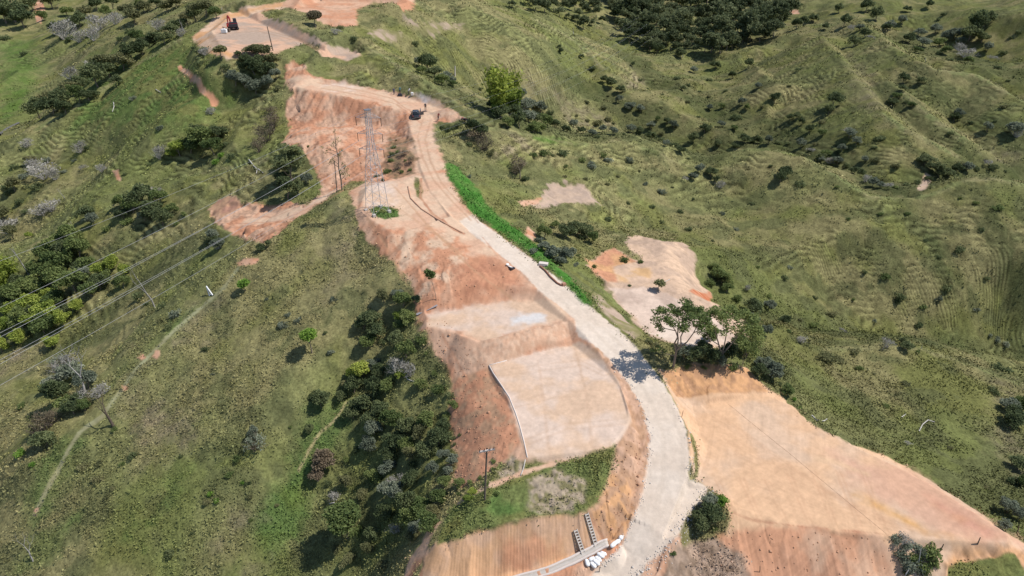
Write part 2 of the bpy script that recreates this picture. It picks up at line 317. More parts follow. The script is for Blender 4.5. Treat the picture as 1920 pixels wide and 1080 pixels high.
for q, a in (("250,780 350,770 340,840 270,850", .6), ("400,990 470,960 480,1070 380,1075", .6), ("560,470 650,430 700,520 600,560", .35),
          ("240,640 330,640 300,800 230,800", .4), ("350,560 420,560 400,640 340,650", .45), ("1050,180 1110,190 1150,240 1060,240", .6), ("930,245 1000,255 980,290 900,300", .8),
          ("1840,280 1920,290 1920,310 1850,310", .7), ("1590,100 1650,150 1640,220 1590,180", .4), ("0,655 60,650 70,690 0,710", .8), ("960,130 1010,150 1040,180 960,170", .5),
          ("1180,120 1210,140 1210,165 1175,165", .7), ("1860,700 1920,720 1920,900 1870,850", .5), ("620,380 650,370 670,400 650,460", .4)):
    paint(pp(q), c_(.23, .185, .12), DRY, 2.5, 3, 1, 0, amt=a)
paint(pp("1000,252 1060,262 1040,268 1000,262"), c_(.10, .17, .035), None, 1, 1, 1, 0)
# scrubby gullies between the spurs
for q, hw in (("1370,264 1450,268 1520,282 1590,315 1650,350", 5), ("1690,356 1770,331 1850,321 1925,330", 5), ("880,222 940,230 1000,238 1060,249 1120,254 1180,250 1250,268 1325,300", 4), ("1180,110 1230,140 1300,185 1350,215 1400,245", 7),
          ("1430,225 1500,262 1560,290", 4), ("1650,160 1700,205 1745,238 1800,275", 3), ("1740,150 1790,195 1850,234 1920,264", 4), ("1060,150 1120,180 1180,210 1240,240", 6), ("1700,75 1770,108 1850,122 1920,150", 7), ("1440,592 1550,622 1650,632 1760,642 1920,670", 2.5),
          ("1700,380 1740,440 1780,520", 2), ("1850,380 1880,450 1900,520", 2), ("320,480 260,540 190,600 110,660", 3), ("800,130 880,190 960,215", 4)):
    paint(pp(q), c_(.060, .072, .028), c_(.095, .10, .042), 2.5, 2.5, 1, 0, amt=.75, half=hw)
# worn lines along spur crests
for q, hw in (("1370,281 1440,281 1500,291 1560,325 1630,369 1700,371", .9), ("1700,371 1740,368 1800,341 1860,334 1920,346", .9), ("1657,215 1700,245 1750,268 1790,291", 1.2),
          ("1690,175 1740,215 1810,264", 1.2), ("1752,130 1830,140 1880,168 1920,191", 1.5), ("1000,36 1060,66 1100,95 1130,128", 1.5), ("500,300 330,335 240,372 180,402 100,442 0,472", .8),
          ("340,73 270,112 200,162 140,202 70,242", 1.4), ("880,238 960,246 1080,271 1170,263 1290,312", .6), ("1545,656 1640,652 1730,655 1920,722", .5), ("700,95 820,166 850,196", 1.2)):
    paint(pp(q), c_(.225, .205, .10), c_(.17, .19, .075), .6, .5, 1, 0, amt=.8, half=hw * .8)
# top platforms
paint(pp("363,68 385,50 405,32 430,22 470,12 530,4 565,10 535,14 505,15 488,22 500,32 540,45 575,65 612,80 606,86 572,80 530,95 500,108 460,110 425,110 392,98 372,84"), GREY, PINK, .5, .8, ns=6)
paint(pp("363,68 385,50 405,32 430,22 470,12 530,4 565,10 500,20 470,28 430,35 410,50 400,75 440,108 392,98 372,84"), ORNG, SAND, .8, .8, ns=5, rough=.15)
paint(pp("530,10 545,-8 780,-8 775,15 755,20 735,5 700,5 670,18 668,40 672,48 640,50 605,45 575,25"), PINK, RED, .6, 1, ns=7, rough=.15)
paint(pp("593,95 600,88 640,88 668,95 677,104 655,115 625,108 600,100"), GREY, PINK, .4, .5)
paint(pp("690,62 700,55 755,60 755,75 730,78 700,70"), GREY, DRY, .6, 1.2, rough=.1, amt=.85)
paint(pp("752,25 775,40 790,55 815,40 870,45 865,52 830,55 812,68 790,62 765,45"), GREY, DRY, .8, 1.2, rough=.1, amt=.85)
# red slope above the tower, trench road and lower-left bare spot
paint(pp("535,120 552,114 568,120 578,138 600,145 672,160 720,170 780,180 825,192 855,212 868,222 845,229 815,230 806,236 816,265 836,310 838,330 860,372 760,400 690,352 655,347 628,362 590,387 560,407 545,420 520,440 500,452 470,455 440,440 415,425 395,405 393,392 410,375 430,368 445,372 455,385 480,380 510,385 540,378 575,385 600,365 600,340 590,320 575,290 560,272 527,272 545,240 536,215 540,190 550,175 535,160"), RED, PINK, .3, .7, rough=.3, rill=1.6, ns=3)
paint(pp("537,150 560,140 640,155 700,168 780,182 830,196 850,215 800,225 745,205 700,190 640,180 560,170"), PINK, SAND, .8, 1, rough=.08)
paint(pp("600,160 640,155 690,165 660,172 610,172"), PALE, SAND, .8, 1, rough=.05)
paint(pp("770,172 800,180 815,192 790,190"), c_(.55, .52, .5), PALE, .5, .6, rough=.03)
paint(pp("770,210 820,212 812,235 816,265 836,310 838,330 860,372 880,402 850,420 820,380 795,340 775,310 770,260"), PINK, SAND, .8, .6, rough=.06)
paint(pp("655,347 628,362 590,387 560,407 500,420 440,425 500,395 570,388 610,362"), PINK, SAND, .5, .5, rough=.06)
paint(pp("393,392 410,375 430,368 450,378 440,395 415,408"), c_(.36, .2, .14), BRN, .4, .5, rough=.2)
paint(pp("730,250 770,262 782,300 778,325 735,335 715,310 725,270"), c_(.30, .18, .11), c_(.14, .11, .06), .8, 1.5, rough=.35, amt=.9, ns=1.2)
# tower pad, slopes, fill bank
paint(pp("650,350 690,345 720,350 780,325 838,318 862,372 885,402 1000,487 1080,570 1180,660 1262,800 1245,900 1300,1100 780,1100 800,1040 822,1018 900,990 1000,975 1098,960 1145,915 1156,838 1085,862 985,870 930,875 900,895 870,915 850,905 858,870 850,830 845,790 850,740 845,710 825,670 800,630 785,600 780,570 775,545 760,520 745,495 720,480 690,450 675,425 668,400 660,385"), RED, PINK, .3, .7, rough=.07, rill=.5, ns=4)
paint(pp("690,350 780,326 838,322 862,372 900,440 960,500 890,470 820,430 760,440 720,430 690,400 675,392"), SAND, PINK, .5, .8, rough=.06)
paint(pp("680,345 740,340 745,385 700,392 672,372"), PALE, SAND, .8, 1, rough=.05)
paint(pp("740,430 830,430 880,470 860,520 820,560 790,560 770,520 730,470"), SAND, RED, .8, 1.5, rough=.12, rill=.8, ns=2)
paint(pp("850,500 930,480 960,520 1000,540 900,550 850,560 840,530"), RED, CLAY, .8, 1, rough=.15, rill=.5, ns=2, amt=.8)
paint(pp("785,600 860,600 870,640 915,690 860,715 845,710 825,670 800,630"), RED, PINK, .8, .8, rough=.15)
paint(pp("845,712 915,690 950,745 975,830 960,860 930,875 900,895 870,915 850,905 858,870 845,790"), RED, BRN, .5, .5, rough=.13, rill=.25, ns=1)
paint(pp("800,590 860,578 960,565 1030,558 1072,588 1060,602 1000,614 905,640 860,622 805,612"), PALE, SAND, .6, .8, rough=.03, ns=4)
paint(pp("955,595 1000,585 1032,590 1020,602 960,609"), c_(.58, .55, .52), PALE, .5, .8, rough=.02)
paint(pp("870,668 905,640 1000,614 1062,601 1078,610 1070,630 1000,655 925,681 890,690"), c_(.53, .33, .22), c_(.58, .39, .27), .35, .3, rough=.16, rill=.35, ns=.7)
paint(pp("918,686 1000,661 1090,641 1128,662 1160,712 1186,790 1160,836 1140,840 1080,861 990,866 972,800 952,745"), SAND, PALE, .25, .3, rough=.02, ns=3.5)
paint(pp("1100,645 1140,650 1180,700 1212,770 1218,850 1205,910 1190,960 1168,1010 1138,1022 1100,962 1120,945 1145,890 1156,838 1186,790 1160,712"), BRN, PINK, .25, .3, rough=.16, rill=.5, ns=.9)
paint(pp("1100,962 1122,945 1145,890 1180,900 1190,960 1168,1010 1140,1018"), ORNG, BRN, .4, .4, rough=.2, rill=.3, ns=.6)
paint(pp("790,1100 798,1045 822,1020 880,1003 950,985 1040,965 1098,959 1136,1018 1090,1045 1000,1072 940,1100"), c_(.61, .36, .20), c_(.58, .37, .24), .12, .15, rough=.05, rill=.35, ns=2, tooth=.4)
paint(pp("940,1010 990,1000 1045,1025 1040,1050 985,1070 930,1065"), RED, c_(.46, .21, .12), .8, 1, rough=.1, rill=.3, amt=.75, tooth=.4)
# platform below the light pad
paint(pp("935,868 990,868 1050,869 1090,858 1125,842 1153,837 1143,875 1131,920 1118,945 1098,958 1050,962 1000,970 930,985 880,1000 850,1012 822,1019 826,990 850,950 880,930 920,900"), OLIVE, LUSH, .2, .4, veg=1, rough=0, ns=2)
paint(pp("990,900 1040,878 1090,898 1102,915 1095,940 1060,955 1010,965 985,950"), c_(.36, .29, .21), c_(.20, .18, .09), .3, .5, veg=.3, rough=.3, ns=.5)
paint(pp("935,880 960,850 985,872 975,888 950,905 930,900"), c_(.36, .29, .21), c_(.20, .18, .09), .3, .4, veg=.3, rough=.25, ns=.5)
paint(pp("935,908 985,905 994,940 965,965 905,962"), c_(.088, .145, .040), LUSH, .5, .6, veg=1, rough=0)
paint(pp("862,940 910,915 960,895 1000,880 1040,869"), SAND, PINK, .15, .15, half=.3, rough=.03)
# gravel road
paint(pp("1100,1100 1120,1065 1160,1030 1182,985 1203,930 1215,870 1217,820 1207,770 1182,725 1152,685 1120,652 1083,630 1078,600 1050,575 1010,545 980,512 955,493 915,460 880,435 862,415 885,402 915,425 955,455 1000,487 1050,525 1100,570 1150,610 1180,637 1215,680 1245,720 1270,765 1288,810 1294,860 1291,900 1310,903 1332,915 1320,935 1290,965 1275,1000 1250,1025 1210,1060 1190,1100"), GRAV, c_(.61, .505, .405), .2, .22, rough=.02, grv=1, ns=4, ws=.6)
# right pad and its cut
paint(pp("1236,693 1262,695 1300,682 1370,685 1400,690 1420,710 1440,728 1475,750 1510,785 1560,815 1600,835 1650,850 1690,870 1740,900 1790,930 1840,965 1890,1000 1990,1060 1960,1100 1340,1100 1345,1040 1370,960 1345,925 1330,915 1312,903 1296,895 1296,860 1290,808 1272,765 1250,725"), SAND, c_(.62, .40, .245), .2, .35, rough=.03, rill=.2, ns=5)
paint(pp("1240,696 1300,683 1370,686 1400,691 1420,711 1440,734 1350,738 1268,745"), ORNG, c_(.44, .25, .14), .2, .3, rough=.14, rill=.5, ns=.6, tooth=.9)
paint(pp("1560,850 1700,880 1800,940 1900,1005 1960,1040 1900,1030 1790,1015 1690,960 1600,910"), c_(.54, .32, .22), PINK, 1.5, 1.5, rough=.03, amt=.75, ns=4)
paint(pp("1740,930 1840,975 1890,1005 1830,1010 1760,960"), c_(.48, .24, .17), RED, 1.2, .8, amt=.75, rough=.04)
paint(pp("1610,930 1680,965 1740,1000 1800,1020"), c_(.55, .30, .10), SAND, .8, .4, half=.45, amt=.8, rough=.05)
paint(pp("1530,860 1560,865 1600,880 1625,888"), c_(.62, .42, .26), None, .4, .3, half=.35, amt=.7, rough=.03)
paint(pp("1345,1000 1500,985 1640,1000 1680,1030 1690,1100 1320,1100"), RED, PINK, .5, .5, rough=.04, rill=.5, ns=3, amt=.85, tooth=.15)
paint(pp("1770,1060 1800,1030 1900,1025 1990,1060 1960,1100 1765,1100"), PINK, ORNG, .5, .4, rough=.12, rill=1)
paint(pp("1270,1025 1340,1005 1385,1040 1410,1100 1225,1100 1245,1060"), c_(.24, .17, .12), c_(.36, .26, .19), .3, .5, veg=.35, rough=.25, ns=.6)
paint(pp("1776,1066 1800,1054 1850,1046 1903,1036 1930,1085 1930,1100 1772,1100"), LUSH, OLIVE, .12, .2, veg=1, rough=0)
paint(pp("1375,962 1410,975 1480,985 1560,992 1640,1000 1665,1004"), CLAY, BRN, .12, .25, half=.10, amt=.8, rough=.1)  # lip of broken earth, its dark shading painted into the soil colour
paint(pp("1350,738 1400,736 1436,736"), BRN, None, .1, .15, half=.06, amt=.6)  # dark shading painted as a thin line at the foot of the upper cut
for q in ("672,222 682,245 694,278", "586,215 600,235 604,290", "640,230 628,262 640,300", "700,205 722,228 738,262", "560,240 590,225 630,222 650,232"): paint(pp(q), CLAY, BRN, .2, .35, half=.18, amt=.7, rough=.15)
for q in ("905,445 925,470 940,492", "845,500 870,478 880,520", "880,535 905,520 925,530", "770,470 790,510 800,545", "830,630 870,700 905,760"): paint(pp(q), CLAY, RED, .15, .3, half=.12, amt=.6, rough=.12)
# lower pads right of the road
paint(pp("1095,482 1112,492 1130,472 1150,465 1190,490 1200,488 1172,457 1175,446 1195,440 1240,452 1280,455 1302,475 1305,510 1310,530 1332,552 1325,560 1395,600 1400,640 1380,655 1290,652 1230,634 1208,628 1180,590 1140,545 1130,530 1105,505"), c_(.46, .33, .24), SAND, .35, .9, rough=.1, rill=.5, ns=2.5)
paint(pp("1095,482 1112,492 1132,472 1150,465 1190,490 1150,500 1160,530 1140,530 1110,510"), RED, ORNG, .4, .4, rough=.15, rill=.6)
paint(pp("1150,505 1230,500 1215,525 1160,530"), c_(.55, .33, .14), SAND, .6, .6, amt=.7)
paint(pp("1140,540 1230,540 1330,590 1390,640 1300,645 1215,625"), c_(.45, .34, .27), PALE, .4, .6, rough=.03)
paint(pp("1250,600 1330,620 1385,645 1290,652 1230,630"), PALE, GRAV, .5, .6, amt=.7)
paint(pp("1105,545 1130,556 1165,585 1208,626 1190,636 1162,615 1125,580"), GREY, DRY, .2, .3, rough=.08)
paint(pp("1075,510 1115,540 1150,575 1190,610 1228,640"), c_(.09, .11, .04), OLIVE, .2, .2, half=.4, veg=1, rough=0)
paint(pp("1290,545 1330,548 1336,558 1320,562"), c_(.45, .15, .07), RED, .3, .3)
paint(pp("1020,352 1060,343 1098,346 1105,360 1125,382 1100,385 1060,380 1035,388 1005,390 985,382 990,377 1022,375"), c_(.46, .34, .25), GREY, .4, 1.2, rough=.1, ns=1.5)
paint(pp("970,378 1015,372 1010,382 980,386"), RED, PINK, .3, .4)
paint(pp("990,425 1005,440 1000,452 985,440"), RED, PINK, .3, .4)
# greens beside the road and round the tower
paint(pp("836,306 856,311 877,334 902,360 910,382 940,408 1000,455 1040,495 1070,522 1112,572 1098,570 1050,522 1005,485 960,452 915,420 880,392 855,352 836,328"), c_(.060, .165, .028), c_(.09, .18, .04), .35, .7, veg=1, rough=0)
paint(pp("690,392 712,384 745,392 747,405 722,412 700,404"), c_(.088, .145, .040), OLIVE, .2, .3, veg=1, rough=0)
paint(pp("778,332 785,334 792,358 790,376 782,368 776,350"), c_(.20, .17, .09), OLIVE, .2, .2, veg=.6, rough=0)
paint(pp("655,340 690,338 668,352 645,360 630,362"), OLIVE, DRY, .3, .3, veg=1, rough=0)
paint(pp("1296,815 1305,850 1306,885 1300,895"), OLIVE, LUSH, .15, .15, half=.22, veg=1, rough=0, amt=.9)
# foot path, scars and small bare spots
paint(pp("66,962 90,915 110,880 130,840 150,810 190,782 225,735 255,692 290,657 330,617 370,582 400,557 420,540 445,505"), c_(.30, .30, .17), c_(.26, .24, .13), .12, .12, half=.36, veg=0, rough=0, amt=1)
paint(pp("560,880 580,845 600,810 625,790 650,755"), c_(.40, .32, .17), None, .12, .12, half=.16, veg=.2, amt=.8)
for q in ("285,668 292,655 305,655 295,672", "258,670 270,664 276,672 265,676", "228,722 240,720 238,730 230,730", "63,955 70,955 68,968 62,968", "445,493 460,486 487,484 478,495 462,500 448,500",
          "392,183 402,180 410,190 404,200 396,200", "60,0 70,-8 84,14 80,30 78,45 68,42 66,20", "212,320 220,318 228,340 222,340", "805,984 828,978 812,1000 798,1030 787,1060 765,1100 752,1090 768,1045 790,1018",
          "835,870 850,868 848,888 832,890", "1480,20 1496,18 1500,26 1482,27"):
    paint(pp(q), RED, PINK, .2, .4, rough=.1)
paint(pp("337,125 352,137 372,155 385,175 400,185"), RED, PINK, .2, .4, half=.5)
paint(pp("1740,330 1735,345 1728,355"), SAND, GREY, .3, .4, half=.8)
# track marks and worn lines on the soil
def tracks(q, off, c, a=.5, hw=.16):
    for s in (-1, 1): paint([(x + s * off[0], y + s * off[1]) for x, y in pp(q)], c, None, .15, .15, half=hw, amt=a, rough=0)
tracks("800,225 790,260 800,300 820,340 860,385 890,415", (7, 2), c_(.42, .25, .16), .55, .2)
tracks("600,160 680,175 740,190 785,225", (3, 5), c_(.40, .2, .12), .5, .25)
tracks("700,340 650,350 590,380 520,410 440,415", (2, 5), c_(.38, .19, .12), .6, .18)
tracks("1240,1000 1262,900 1262,820 1235,750 1190,685 1120,615 1050,550 980,490", (18, 6), c_(.54, .45, .36), .45, .28)
for k in range(9): tracks("%d,%d %d,%d %d,%d" % (1320 + 14 * k, 760 + 22 * k, 1450 + 16 * k, 850 + 16 * k, 1640 + 20 * k, 985 + 3 * k), (3, 4), c_(.50, .31, .19), .30, .10)
for k in range(7): tracks("%d,%d %d,%d" % (1345 + 45 * k, 900 - 4 * k, 1385 + 46 * k, 985 + 2 * k), (4, 0), c_(.48, .28, .17), .35, .07)
for q in ("940,700 1010,690 1090,680 1130,700", "960,760 1040,740 1150,735", "985,830 1060,800 1170,790", "1010,680 1020,760 1030,850", "1080,660 1100,740 1110,840"): tracks(q, (2, 5), c_(.47, .32, .22), .28, .12)
for q in ("700,370 760,400 820,440 870,480", "690,410 730,470 760,530", "740,350 800,420 880,500 960,560"): tracks(q, (4, 4), c_(.42, .25, .15), .4, .15)
for q in ("420,60 480,55 560,75 600,95", "400,80 460,90 520,80", "560,10 640,20 720,8"): tracks(q, (3, 3), c_(.36, .22, .14), .45, .3)
paint(pp("790,335 788,370 810,400 850,430 870,438"), CLAY, BRN, .12, .15, half=.22, amt=.85)
# ------------------------------------------------------------- fine relief
gy = np.gradient(Z, axis=0) / np.gradient(np.broadcast_to(rr, Z.shape), axis=0); gx = np.gradient(Z, axis=1) / (rr * (az[1] - az[0]))
SLP = np.sqrt(gx ** 2 + gy ** 2).ravel()
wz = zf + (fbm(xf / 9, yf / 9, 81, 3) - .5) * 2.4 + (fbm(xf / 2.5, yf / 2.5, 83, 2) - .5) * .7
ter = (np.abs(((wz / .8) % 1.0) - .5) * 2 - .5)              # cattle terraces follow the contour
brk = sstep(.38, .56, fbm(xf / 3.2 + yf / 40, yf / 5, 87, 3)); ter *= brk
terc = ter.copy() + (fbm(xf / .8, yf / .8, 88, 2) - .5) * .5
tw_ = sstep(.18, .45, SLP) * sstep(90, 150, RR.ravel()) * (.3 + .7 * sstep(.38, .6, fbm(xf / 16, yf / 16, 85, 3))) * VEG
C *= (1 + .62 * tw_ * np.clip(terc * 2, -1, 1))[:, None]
# scrape and wheel streaks on bare ground
bare = (1 - VEG) * (1 - .92 * GRV); aa = np.where(fbm(xf / 9, yf / 9, 140, 2) > .5, -.95, -.35)
sx_, sy_ = xf * np.cos(aa) + yf * np.sin(aa), -xf * np.sin(aa) + yf * np.cos(aa)
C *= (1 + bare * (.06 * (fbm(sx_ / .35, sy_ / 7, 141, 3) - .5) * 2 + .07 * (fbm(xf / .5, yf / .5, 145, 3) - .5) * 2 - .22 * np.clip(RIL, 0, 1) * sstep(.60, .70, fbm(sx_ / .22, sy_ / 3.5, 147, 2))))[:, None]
ter *= sstep(.22, .5, SLP) * (.25 + .75 * sstep(95, 150, RR.ravel())) * (.25 + .75 * sstep(.40, .60, fbm(xf / 14, yf / 14, 85, 3)))
tus = fbm(xf / .9, yf / .9, 91, 3) - .5; tus2 = fbm(xf / 2.6, yf / 2.6, 95, 3) - .5
dz = VEG * (ter * .34 + tus * .34 + tus2 * .75 * sstep(.35, .6, n2))
dz += RGH * ((fbm(xf / .55, yf / .55, 101, 3) - .5) * 1.5 + (fbm(xf / 1.7, yf / 1.7, 105, 3) - .5) * 1.6)
# rills run down the slope: noise stretched along the fall line
GX = (gx * np.cos(az)[None, :] + gy * np.sin(az)[None, :]).ravel(); GY = (-gx * np.sin(az)[None, :] + gy * np.cos(az)[None, :]).ravel()
sm = lambda a: a
g_ = np.hypot(GX, GY) + 1e-6
th = 2 * (fbm(xf / 40, yf / 40, 111, 2) - .5)
# coarse fall direction from the smooth sheet
def coarse(a):
    b = a.reshape(Z.shape); k = 24
    b = np.cumsum(np.pad(b, ((k + 1, k), (0, 0)), mode='edge'), 0); b = (b[2 * k + 1:] - b[:-2 * k - 1]) / (2 * k + 1)
    b = np.cumsum(np.pad(b, ((0, 0), (k + 1, k)), mode='edge'), 1); b = (b[:, 2 * k + 1:] - b[:, :-2 * k - 1]) / (2 * k + 1)
    return b.ravel()
m_ = RIL > .02
cxg, cyg = coarse(GX)[m_], coarse(GY)[m_]; cg = np.hypot(cxg, cyg) + 1e-6; ux, uy = cxg / cg, cyg / cg
xs, ys = xf[m_], yf[m_]; bx, by = xs.mean(), ys.mean()
q8 = np.round(np.arctan2(uy, ux) * 8 / math.pi * 2)           # sectors of direction, blended by noise offset
s_ = (xs) * (-np.sin(q8 * math.pi / 16)) + ys * np.cos(q8 * math.pi / 16); l_ = xs * np.cos(q8 * math.pi / 16) + ys * np.sin(q8 * math.pi / 16)
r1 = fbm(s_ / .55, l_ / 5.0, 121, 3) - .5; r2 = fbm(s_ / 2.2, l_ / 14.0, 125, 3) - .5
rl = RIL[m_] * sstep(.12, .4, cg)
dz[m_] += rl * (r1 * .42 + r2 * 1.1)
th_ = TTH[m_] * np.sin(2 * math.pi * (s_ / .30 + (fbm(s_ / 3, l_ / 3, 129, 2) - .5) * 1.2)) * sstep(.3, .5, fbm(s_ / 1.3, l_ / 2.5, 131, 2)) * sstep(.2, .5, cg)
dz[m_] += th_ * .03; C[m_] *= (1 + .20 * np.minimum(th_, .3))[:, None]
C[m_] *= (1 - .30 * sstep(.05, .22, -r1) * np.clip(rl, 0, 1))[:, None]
dz += GRV * (fbm(xf / .4, yf / .4, 131, 2) - .5) * .03
zf += dz.astype(np.float32)
Z = zf.reshape(X.shape)
# ------------------------------------------------------------- ground sheet
def bulk_mesh(name, co, quads, mats=(), smooth=False):
    me = bpy.data.meshes.new(name); co = np.ascontiguousarray(co, np.float32); q = np.ascontiguousarray(quads, np.int32); k = q.shape[1]
    me.vertices.add(len(co)); me.vertices.foreach_set("co", co.ravel())
    me.loops.add(q.size); me.loops.foreach_set("vertex_index", q.ravel())
    me.polygons.add(len(q)); me.polygons.foreach_set("loop_start", np.arange(0, q.size, k, dtype=np.int32))
    me.polygons.foreach_set("loop_total", np.full(len(q), k, np.int32))
    if smooth: me.polygons.foreach_set("use_smooth", np.ones(len(q), bool))
    for m in mats: me.materials.append(m)
    me.update(calc_edges=True); return me
def add_col(me, c, name="Col"):
    a = me.color_attributes.new(name, 'FLOAT_COLOR', 'POINT'); c4 = np.ones((len(c), 4), np.float32); c4[:, :3] = c; a.data.foreach_set("color", c4.ravel())
def newmat(name, rough=.9, spec=.2):
    m = bpy.data.materials.new(name); m.use_nodes = True; b = m.node_tree.nodes["Principled BSDF"]
    b.inputs['Roughness'].default_value = rough; b.inputs['Specular IOR Level'].default_value = spec; return m, m.node_tree, b
def ground_mat():
    m, t, b = newmat("ground_cover", 1, .05); L = t.links.new; nn = t.nodes.new
    at_ = nn("ShaderNodeAttribute"); at_.attribute_name = "Col"; am = nn("ShaderNodeAttribute"); am.attribute_name = "Msk"
    sep = nn("ShaderNodeSeparateColor"); L(am.outputs['Color'], sep.inputs[0]); g = nn("ShaderNodeNewGeometry")
    def noise(scale, det, sx=None):
        n = nn("ShaderNodeTexNoise"); n.inputs['Scale'].default_value = scale; n.inputs['Detail'].default_value = det; n.inputs['Roughness'].default_value = .65
        if sx:
            mp = nn("ShaderNodeMapping"); mp.inputs['Scale'].default_value = sx; L(g.outputs['Position'], mp.inputs[0]); L(mp.outputs[0], n.inputs[0])
        else: L(g.outputs['Position'], n.inputs[0])
        return n.outputs[0]
    def mr(src, a, b_, c, d):
        n = nn("ShaderNodeMapRange"); L(src, n.inputs[0])
        for i, v in enumerate((a, b_, c, d)): n.inputs[i + 1].default_value = v
        return n.outputs[0]
    def mul(a, b_, blend='MULTIPLY', fac=1.0):
        n = nn("ShaderNodeMix"); n.data_type = 'RGBA'; n.blend_type = blend
        if isinstance(fac, float): n.inputs[0].default_value = fac
        else: L(fac, n.inputs[0])
        L(a, n.inputs[6]); L(b_, n.inputs[7]); return n.outputs[2]
    fine = noise(3.2, 5); mid = noise(.9, 4)
    v = mr(fine, .3, .7, .60, 1.40); v2 = mr(mid, .3, .7, .82, 1.18); gr = mul(v, v2)
    soil = mr(noise(2.6, 6), .3, .7, .92, 1.08)
    cs = nn("ShaderNodeMix"); cs.data_type = 'RGBA'; L(sep.outputs[0], cs.inputs[0]); L(soil, cs.inputs[6]); L(gr, cs.inputs[7])
    L(mul(at_.outputs['Color'], cs.outputs[2]), b.inputs['Base Color'])
    st = noise(7, 3); bp = nn("ShaderNodeBump"); L(mr(sep.outputs[0], 0, 1, .18, .6), bp.inputs['Strength']); bp.inputs['Distance'].default_value = .12
    L(mul(fine, st), bp.inputs['Height']); L(bp.outputs[0], b.inputs['Normal'])
    return m
ii = np.arange(NR - 1)[:, None] * NA + np.arange(NA - 1)[None, :]
quads = np.stack([ii, ii + 1, ii + NA + 1, ii + NA], -1).reshape(-1, 4)
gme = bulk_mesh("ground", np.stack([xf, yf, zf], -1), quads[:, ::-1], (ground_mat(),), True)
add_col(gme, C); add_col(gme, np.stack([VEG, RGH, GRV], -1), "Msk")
gob = bpy.data.objects.new("terrain", gme); col.objects.link(gob); gob["kind"] = "structure"
# ============================================================= vegetation
def tag(o, label=None, cat=None, group=None, kind=None):
    if label: o["label"] = label
    if cat: o["category"] = cat
    if group: o["group"] = group
    if kind: o["kind"] = kind
    elif cat and "kind" not in o: o["kind"] = "thing"
    return o
def empty(name, loc, rz=0.0):
    o = bpy.data.objects.new(name, None); o.empty_display_size = .3; col.objects.link(o); o.location = loc; o.rotation_euler = (0, 0, rz); return o
def link(name, me, parent=None, loc=(0, 0, 0)):
    o = bpy.data.objects.new(name, me); col.objects.link(o); o.location = loc
    if parent: o.parent = parent
    return o
def leaf_mat(name, ca, cb, trans=.36):
    m, t, b = newmat(name, .75, .15); L = t.links.new; nn = t.nodes.new
    at_ = nn("ShaderNodeAttribute"); at_.attribute_name = "Col"; oi = nn("ShaderNodeObjectInfo")
    sep = nn("ShaderNodeSeparateColor"); L(at_.outputs['Color'], sep.inputs[0])
    mx = nn("ShaderNodeMix"); mx.data_type = 'RGBA'; L(sep.outputs[0], mx.inputs[0]); mx.inputs[6].default_value = (*ca, 1); mx.inputs[7].default_value = (*cb, 1)
    hs = nn("ShaderNodeHueSaturation"); mr = nn("ShaderNodeMapRange"); L(oi.outputs['Random'], mr.inputs[0]); mr.inputs[3].default_value = .75; mr.inputs[4].default_value = 1.25
    L(mr.outputs[0], hs.inputs['Value']); mh = nn("ShaderNodeMapRange"); L(oi.outputs['Random'], mh.inputs[0]); mh.inputs[3].default_value = .515; mh.inputs[4].default_value = .485
    L(mh.outputs[0], hs.inputs['Hue']); L(mx.outputs[2], hs.inputs['Color']); L(hs.outputs[0], b.inputs['Base Color'])
    tr = nn("ShaderNodeBsdfTranslucent"); L(hs.outputs[0], tr.inputs[0]); ms = nn("ShaderNodeMixShader"); ms.inputs[0].default_value = trans
    L(b.outputs[0], ms.inputs[1]); L(tr.outputs[0], ms.inputs[2]); L(ms.outputs[0], t.nodes["Material Output"].inputs[0]); return m
def bark_mat(name, c1, c2):
    m, t, b = newmat(name, .9, .1); L = t.links.new; nn = t.nodes.new
    n = nn("ShaderNodeTexNoise"); n.inputs['Scale'].default_value = 6; n.inputs['Detail'].default_value = 4; tc = nn("ShaderNodeTexCoord"); L(tc.outputs['Object'], n.inputs[0])
    r = nn("ShaderNodeMix"); r.data_type = 'RGBA'; L(n.outputs[0], r.inputs[0]); r.inputs[6].default_value = (*c1, 1); r.inputs[7].default_value = (*c2, 1); L(r.outputs[2], b.inputs['Base Color']); return m
LM = {'dark': leaf_mat("dark_leaves", (0.074, 0.102, 0.046), (0.198, 0.233, 0.102)), 'mid': leaf_mat("green_leaves", (0.100, 0.143, 0.047), (0.228, 0.278, 0.095)),
      'yellow': leaf_mat("yellow_green_leaves", (0.169, 0.238, 0.044), (0.397, 0.457, 0.100)), 'olive': leaf_mat("olive_leaves", (0.148, 0.159, 0.068), (0.297, 0.288, 0.140)),
      'grey': leaf_mat("grey_leaves", (0.238, 0.228, 0.198), (0.497, 0.476, 0.417)), 'brown': leaf_mat("brown_leaves", (0.140, 0.115, 0.072), (0.278, 0.228, 0.148)),
      'greygreen': leaf_mat("grey_green_leaves", (0.140, 0.169, 0.115), (0.317, 0.347, 0.248)), 'lush': leaf_mat("bright_leaves", (0.100, 0.198, 0.036), (0.238, 0.397, 0.069))}
LM['bam'] = leaf_mat('bamboo_leaves', (.14, .20, .03), (.34, .40, .08), .35)
BARK = bark_mat("bark", (.16, .12, .09), (.30, .25, .20)); PALEB = bark_mat("bleached_wood", (.42, .39, .35), (.62, .59, .55)); DARKB = bark_mat("dark_bark", (.07, .055, .04), (.14, .11, .085))
